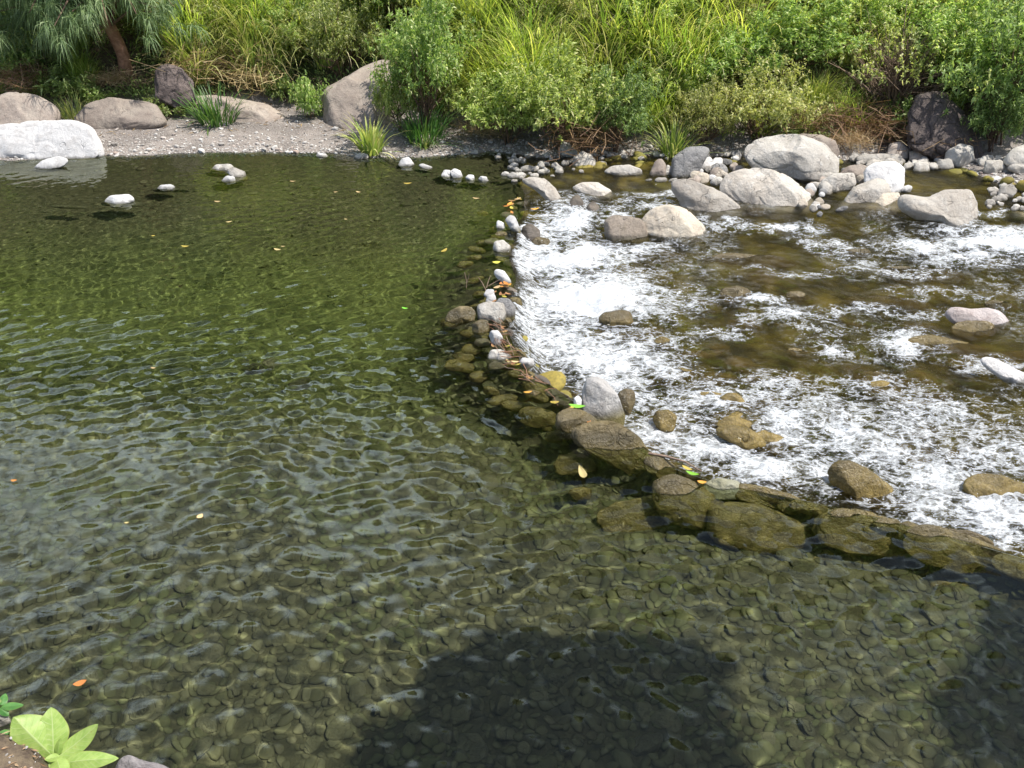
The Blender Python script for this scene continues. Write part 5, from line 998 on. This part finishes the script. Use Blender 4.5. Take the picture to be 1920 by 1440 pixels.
# ------------------------------------------------------------------ floating leaves, twigs and litter
FL = {k: leaf_mat('fallen_' + k, a, b, b, trans=0.15, rough=0.6) for k, a, b in (('yellow', (0.42, 0.34, 0.04), (0.48, 0.40, 0.08)), ('orange', (0.55, 0.19, 0.03), (0.6, 0.28, 0.06)), ('brown', (0.24, 0.12, 0.05), (0.34, 0.19, 0.08)), ('green', (0.12, 0.42, 0.03), (0.2, 0.5, 0.05)), ('tan', (0.45, 0.33, 0.14), (0.55, 0.42, 0.2)), ('red', (0.35, 0.04, 0.03), (0.4, 0.06, 0.04)))}
def fallen(px, py, ln, ang, col, z=0.01, wd=0.36, label=None, group=None, curl=0.2, th=0.0015):
    q = P(px, py, z); D = (q - CAM) @ FW; L = ln * D / F; a = R(ang); ax = np.array([math.cos(a), math.sin(a), 0.0]); s = np.array([-ax[1], ax[0], 0.0]); V = []
    n, m = 8, 3
    for i in range(n + 1):
        t = i / n; w_ = L * wd / 2 * math.sin(math.pi * t) ** 0.8 + 0.0008
        for j in range(-m, m + 1):
            u = j / m; V.append(ax * L * (t - 0.5) + s * (w_ * u + curl * L * 0.6 * (t - 0.5) ** 2) + np.array([0, 0, curl * L * ((t - 0.5) ** 2 * 1.4 + 0.1 * abs(u))]))
    k = 2 * m + 1; f = [(i * k + j, i * k + j + 1, (i + 1) * k + j + 1, (i + 1) * k + j) for i in range(n) for j in range(2 * m)]
    o = obj('fallen_leaf', mesh('fallen_leaf', V, f, FL[col]), loc=q); return tag(o, label, 'leaf', group)
fallen(1093, 890, 40, 100, 'tan', label='curled yellow and brown leaf floating over the dark round stone', curl=.5, z=.012)
fallen(759, 578, 13, -20, 'green', label='tiny bright green leaf floating in the middle of the pool')
fallen(150, 1281, 24, 25, 'orange', label='orange leaf floating at the lower left of the pool', wd=.55)
fallen(26, 901, 12, 0, 'orange', label='small orange leaf near the left edge of the pool', wd=.5)
fallen(375, 968, 14, 60, 'tan', label='round yellowish leaf in the grey ripples at the left', wd=.8)
fallen(1082, 762, 32, -10, 'green', z=.06, label='bright green leaf lying by the small round white stone')
fallen(1104, 790, 12, 70, 'orange', z=.06, wd=.6, label='small orange leaf below the bright green weir leaf')
fallen(833, 470, 20, 60, 'yellow', z=.004, label='yellow leaf in the pool left of the upper weir')
fallen(931, 492, 16, 10, 'yellow', z=.03, wd=.7, label='yellow leaf on the weir above the tilted white oval stone')
fallen(1003, 392, 18, 20, 'orange', z=.03, label='orange leaf caught at the top of the fall')
fallen(1288, 878, 22, -40, 'yellow', z=.03, label='yellow leaf in the litter by the brown stick')
fallen(1298, 888, 26, -25, 'green', z=.035, label='green and yellow leaf in the litter by the brown stick')
fallen(1316, 904, 18, -10, 'orange', z=.03, wd=.5, label='orange leaf at the end of the litter by the brown stick')
fallen(1276, 864, 14, -30, 'red', z=.03, label='dark red leaf in the litter by the brown stick')
for (a, b) in [(285, 442), (345, 462), (520, 468), (650, 411), (630, 360), (670, 360), (430, 416), (548, 340), (765, 344), (890, 372), (290, 690), (240, 980), (530, 462), (410, 378)]:
    fallen(a + g.uniform(-3, 3), b, g.uniform(7, 16), g.uniform(-30, 30), 'yellow' if a % 2 else 'tan', z=-0.004 + 0.008, label='tiny yellow leaf drifting on the open pool', group='tiny leaves drifting on the pool', wd=.4)
for i in range(40):
    py = g.choice([g.uniform(530, 560), g.uniform(560, 620), g.uniform(610, 700), g.uniform(680, 770), g.uniform(372, 400)])
    lx = np.interp(py, [b for a, b in lip_px], [a for a, b in lip_px]); fallen(lx - abs(g.normal(0, 18)) - 4, py, g.uniform(9, 20), g.uniform(-90, 90), g.choice(['orange', 'brown', 'brown', 'brown', 'brown', 'tan', 'yellow']), z=g.uniform(0.0, 0.05), label='small brown or orange dead leaf caught on the crest of the weir', group='dead leaves caught on the weir', wd=g.uniform(.25, .5))
def stick(pts, r, label=None, group=None, z=0.03, mat=TWIG, dz=None):
    W = np.array([P(a, b, z + (dz[i] if dz else 0)) for i, (a, b) in enumerate(pts)]); c = W.mean(0); v, f = tube_arr(W - c, np.linspace(r, r * 0.5, len(W)), 6)
    o = obj('twig', mesh('twig', v, f, mat), loc=c); return tag(o, label, 'twig', group)
stick([(1216, 850), (1250, 856), (1285, 866), (1315, 884)], 0.011, 'brown stick lying along the weir above the round olive stone', z=.05)
stick([(874, 545), (875, 528), (871, 510)], 0.004, 'thin upright twig sticking out of the pool left of the weir', dz=[-.03, .06, .14], z=0)
stick([(876, 530), (880, 512)], 0.003, 'thin fork of twig leaning right beside the upright pool twig', dz=[0, .1], z=0.05)
stick([(912, 546), (904, 530), (897, 520)], 0.005, 'bare twig pointing up left above the small white pair', dz=[0, .05, .1], z=.02)
stick([(912, 540), (916, 526), (920, 516)], 0.005, 'forked twig above the small white pair on the weir', dz=[0, .05, .1], z=.02)
stick([(916, 536), (930, 528), (940, 523)], 0.004, 'pale twig leaning against the tilted white oval stone', dz=[0, .03, .05], z=.02)
for i in range(46):
    py = g.choice([g.uniform(635, 700), g.uniform(690, 770), g.uniform(600, 650)]); lx = np.interp(py, [b for a, b in lip_px], [a for a, b in lip_px]) - abs(g.normal(0, 16)) - 4; an = g.uniform(-0.3, 1.3); l_ = g.uniform(14, 46)
    stick([(lx - l_ * math.cos(an) / 2, py - l_ * math.sin(an) / 2), (lx + g.uniform(-4, 4), py + g.uniform(-3, 3)), (lx + l_ * math.cos(an) / 2, py + l_ * math.sin(an) / 2)], g.uniform(0.002, 0.005), 'thin dead stalk tangled on the crest of the weir', 'dead stalks tangled on the weir', z=g.uniform(.02, .07), mat=BARKR if i % 3 else TWIG)
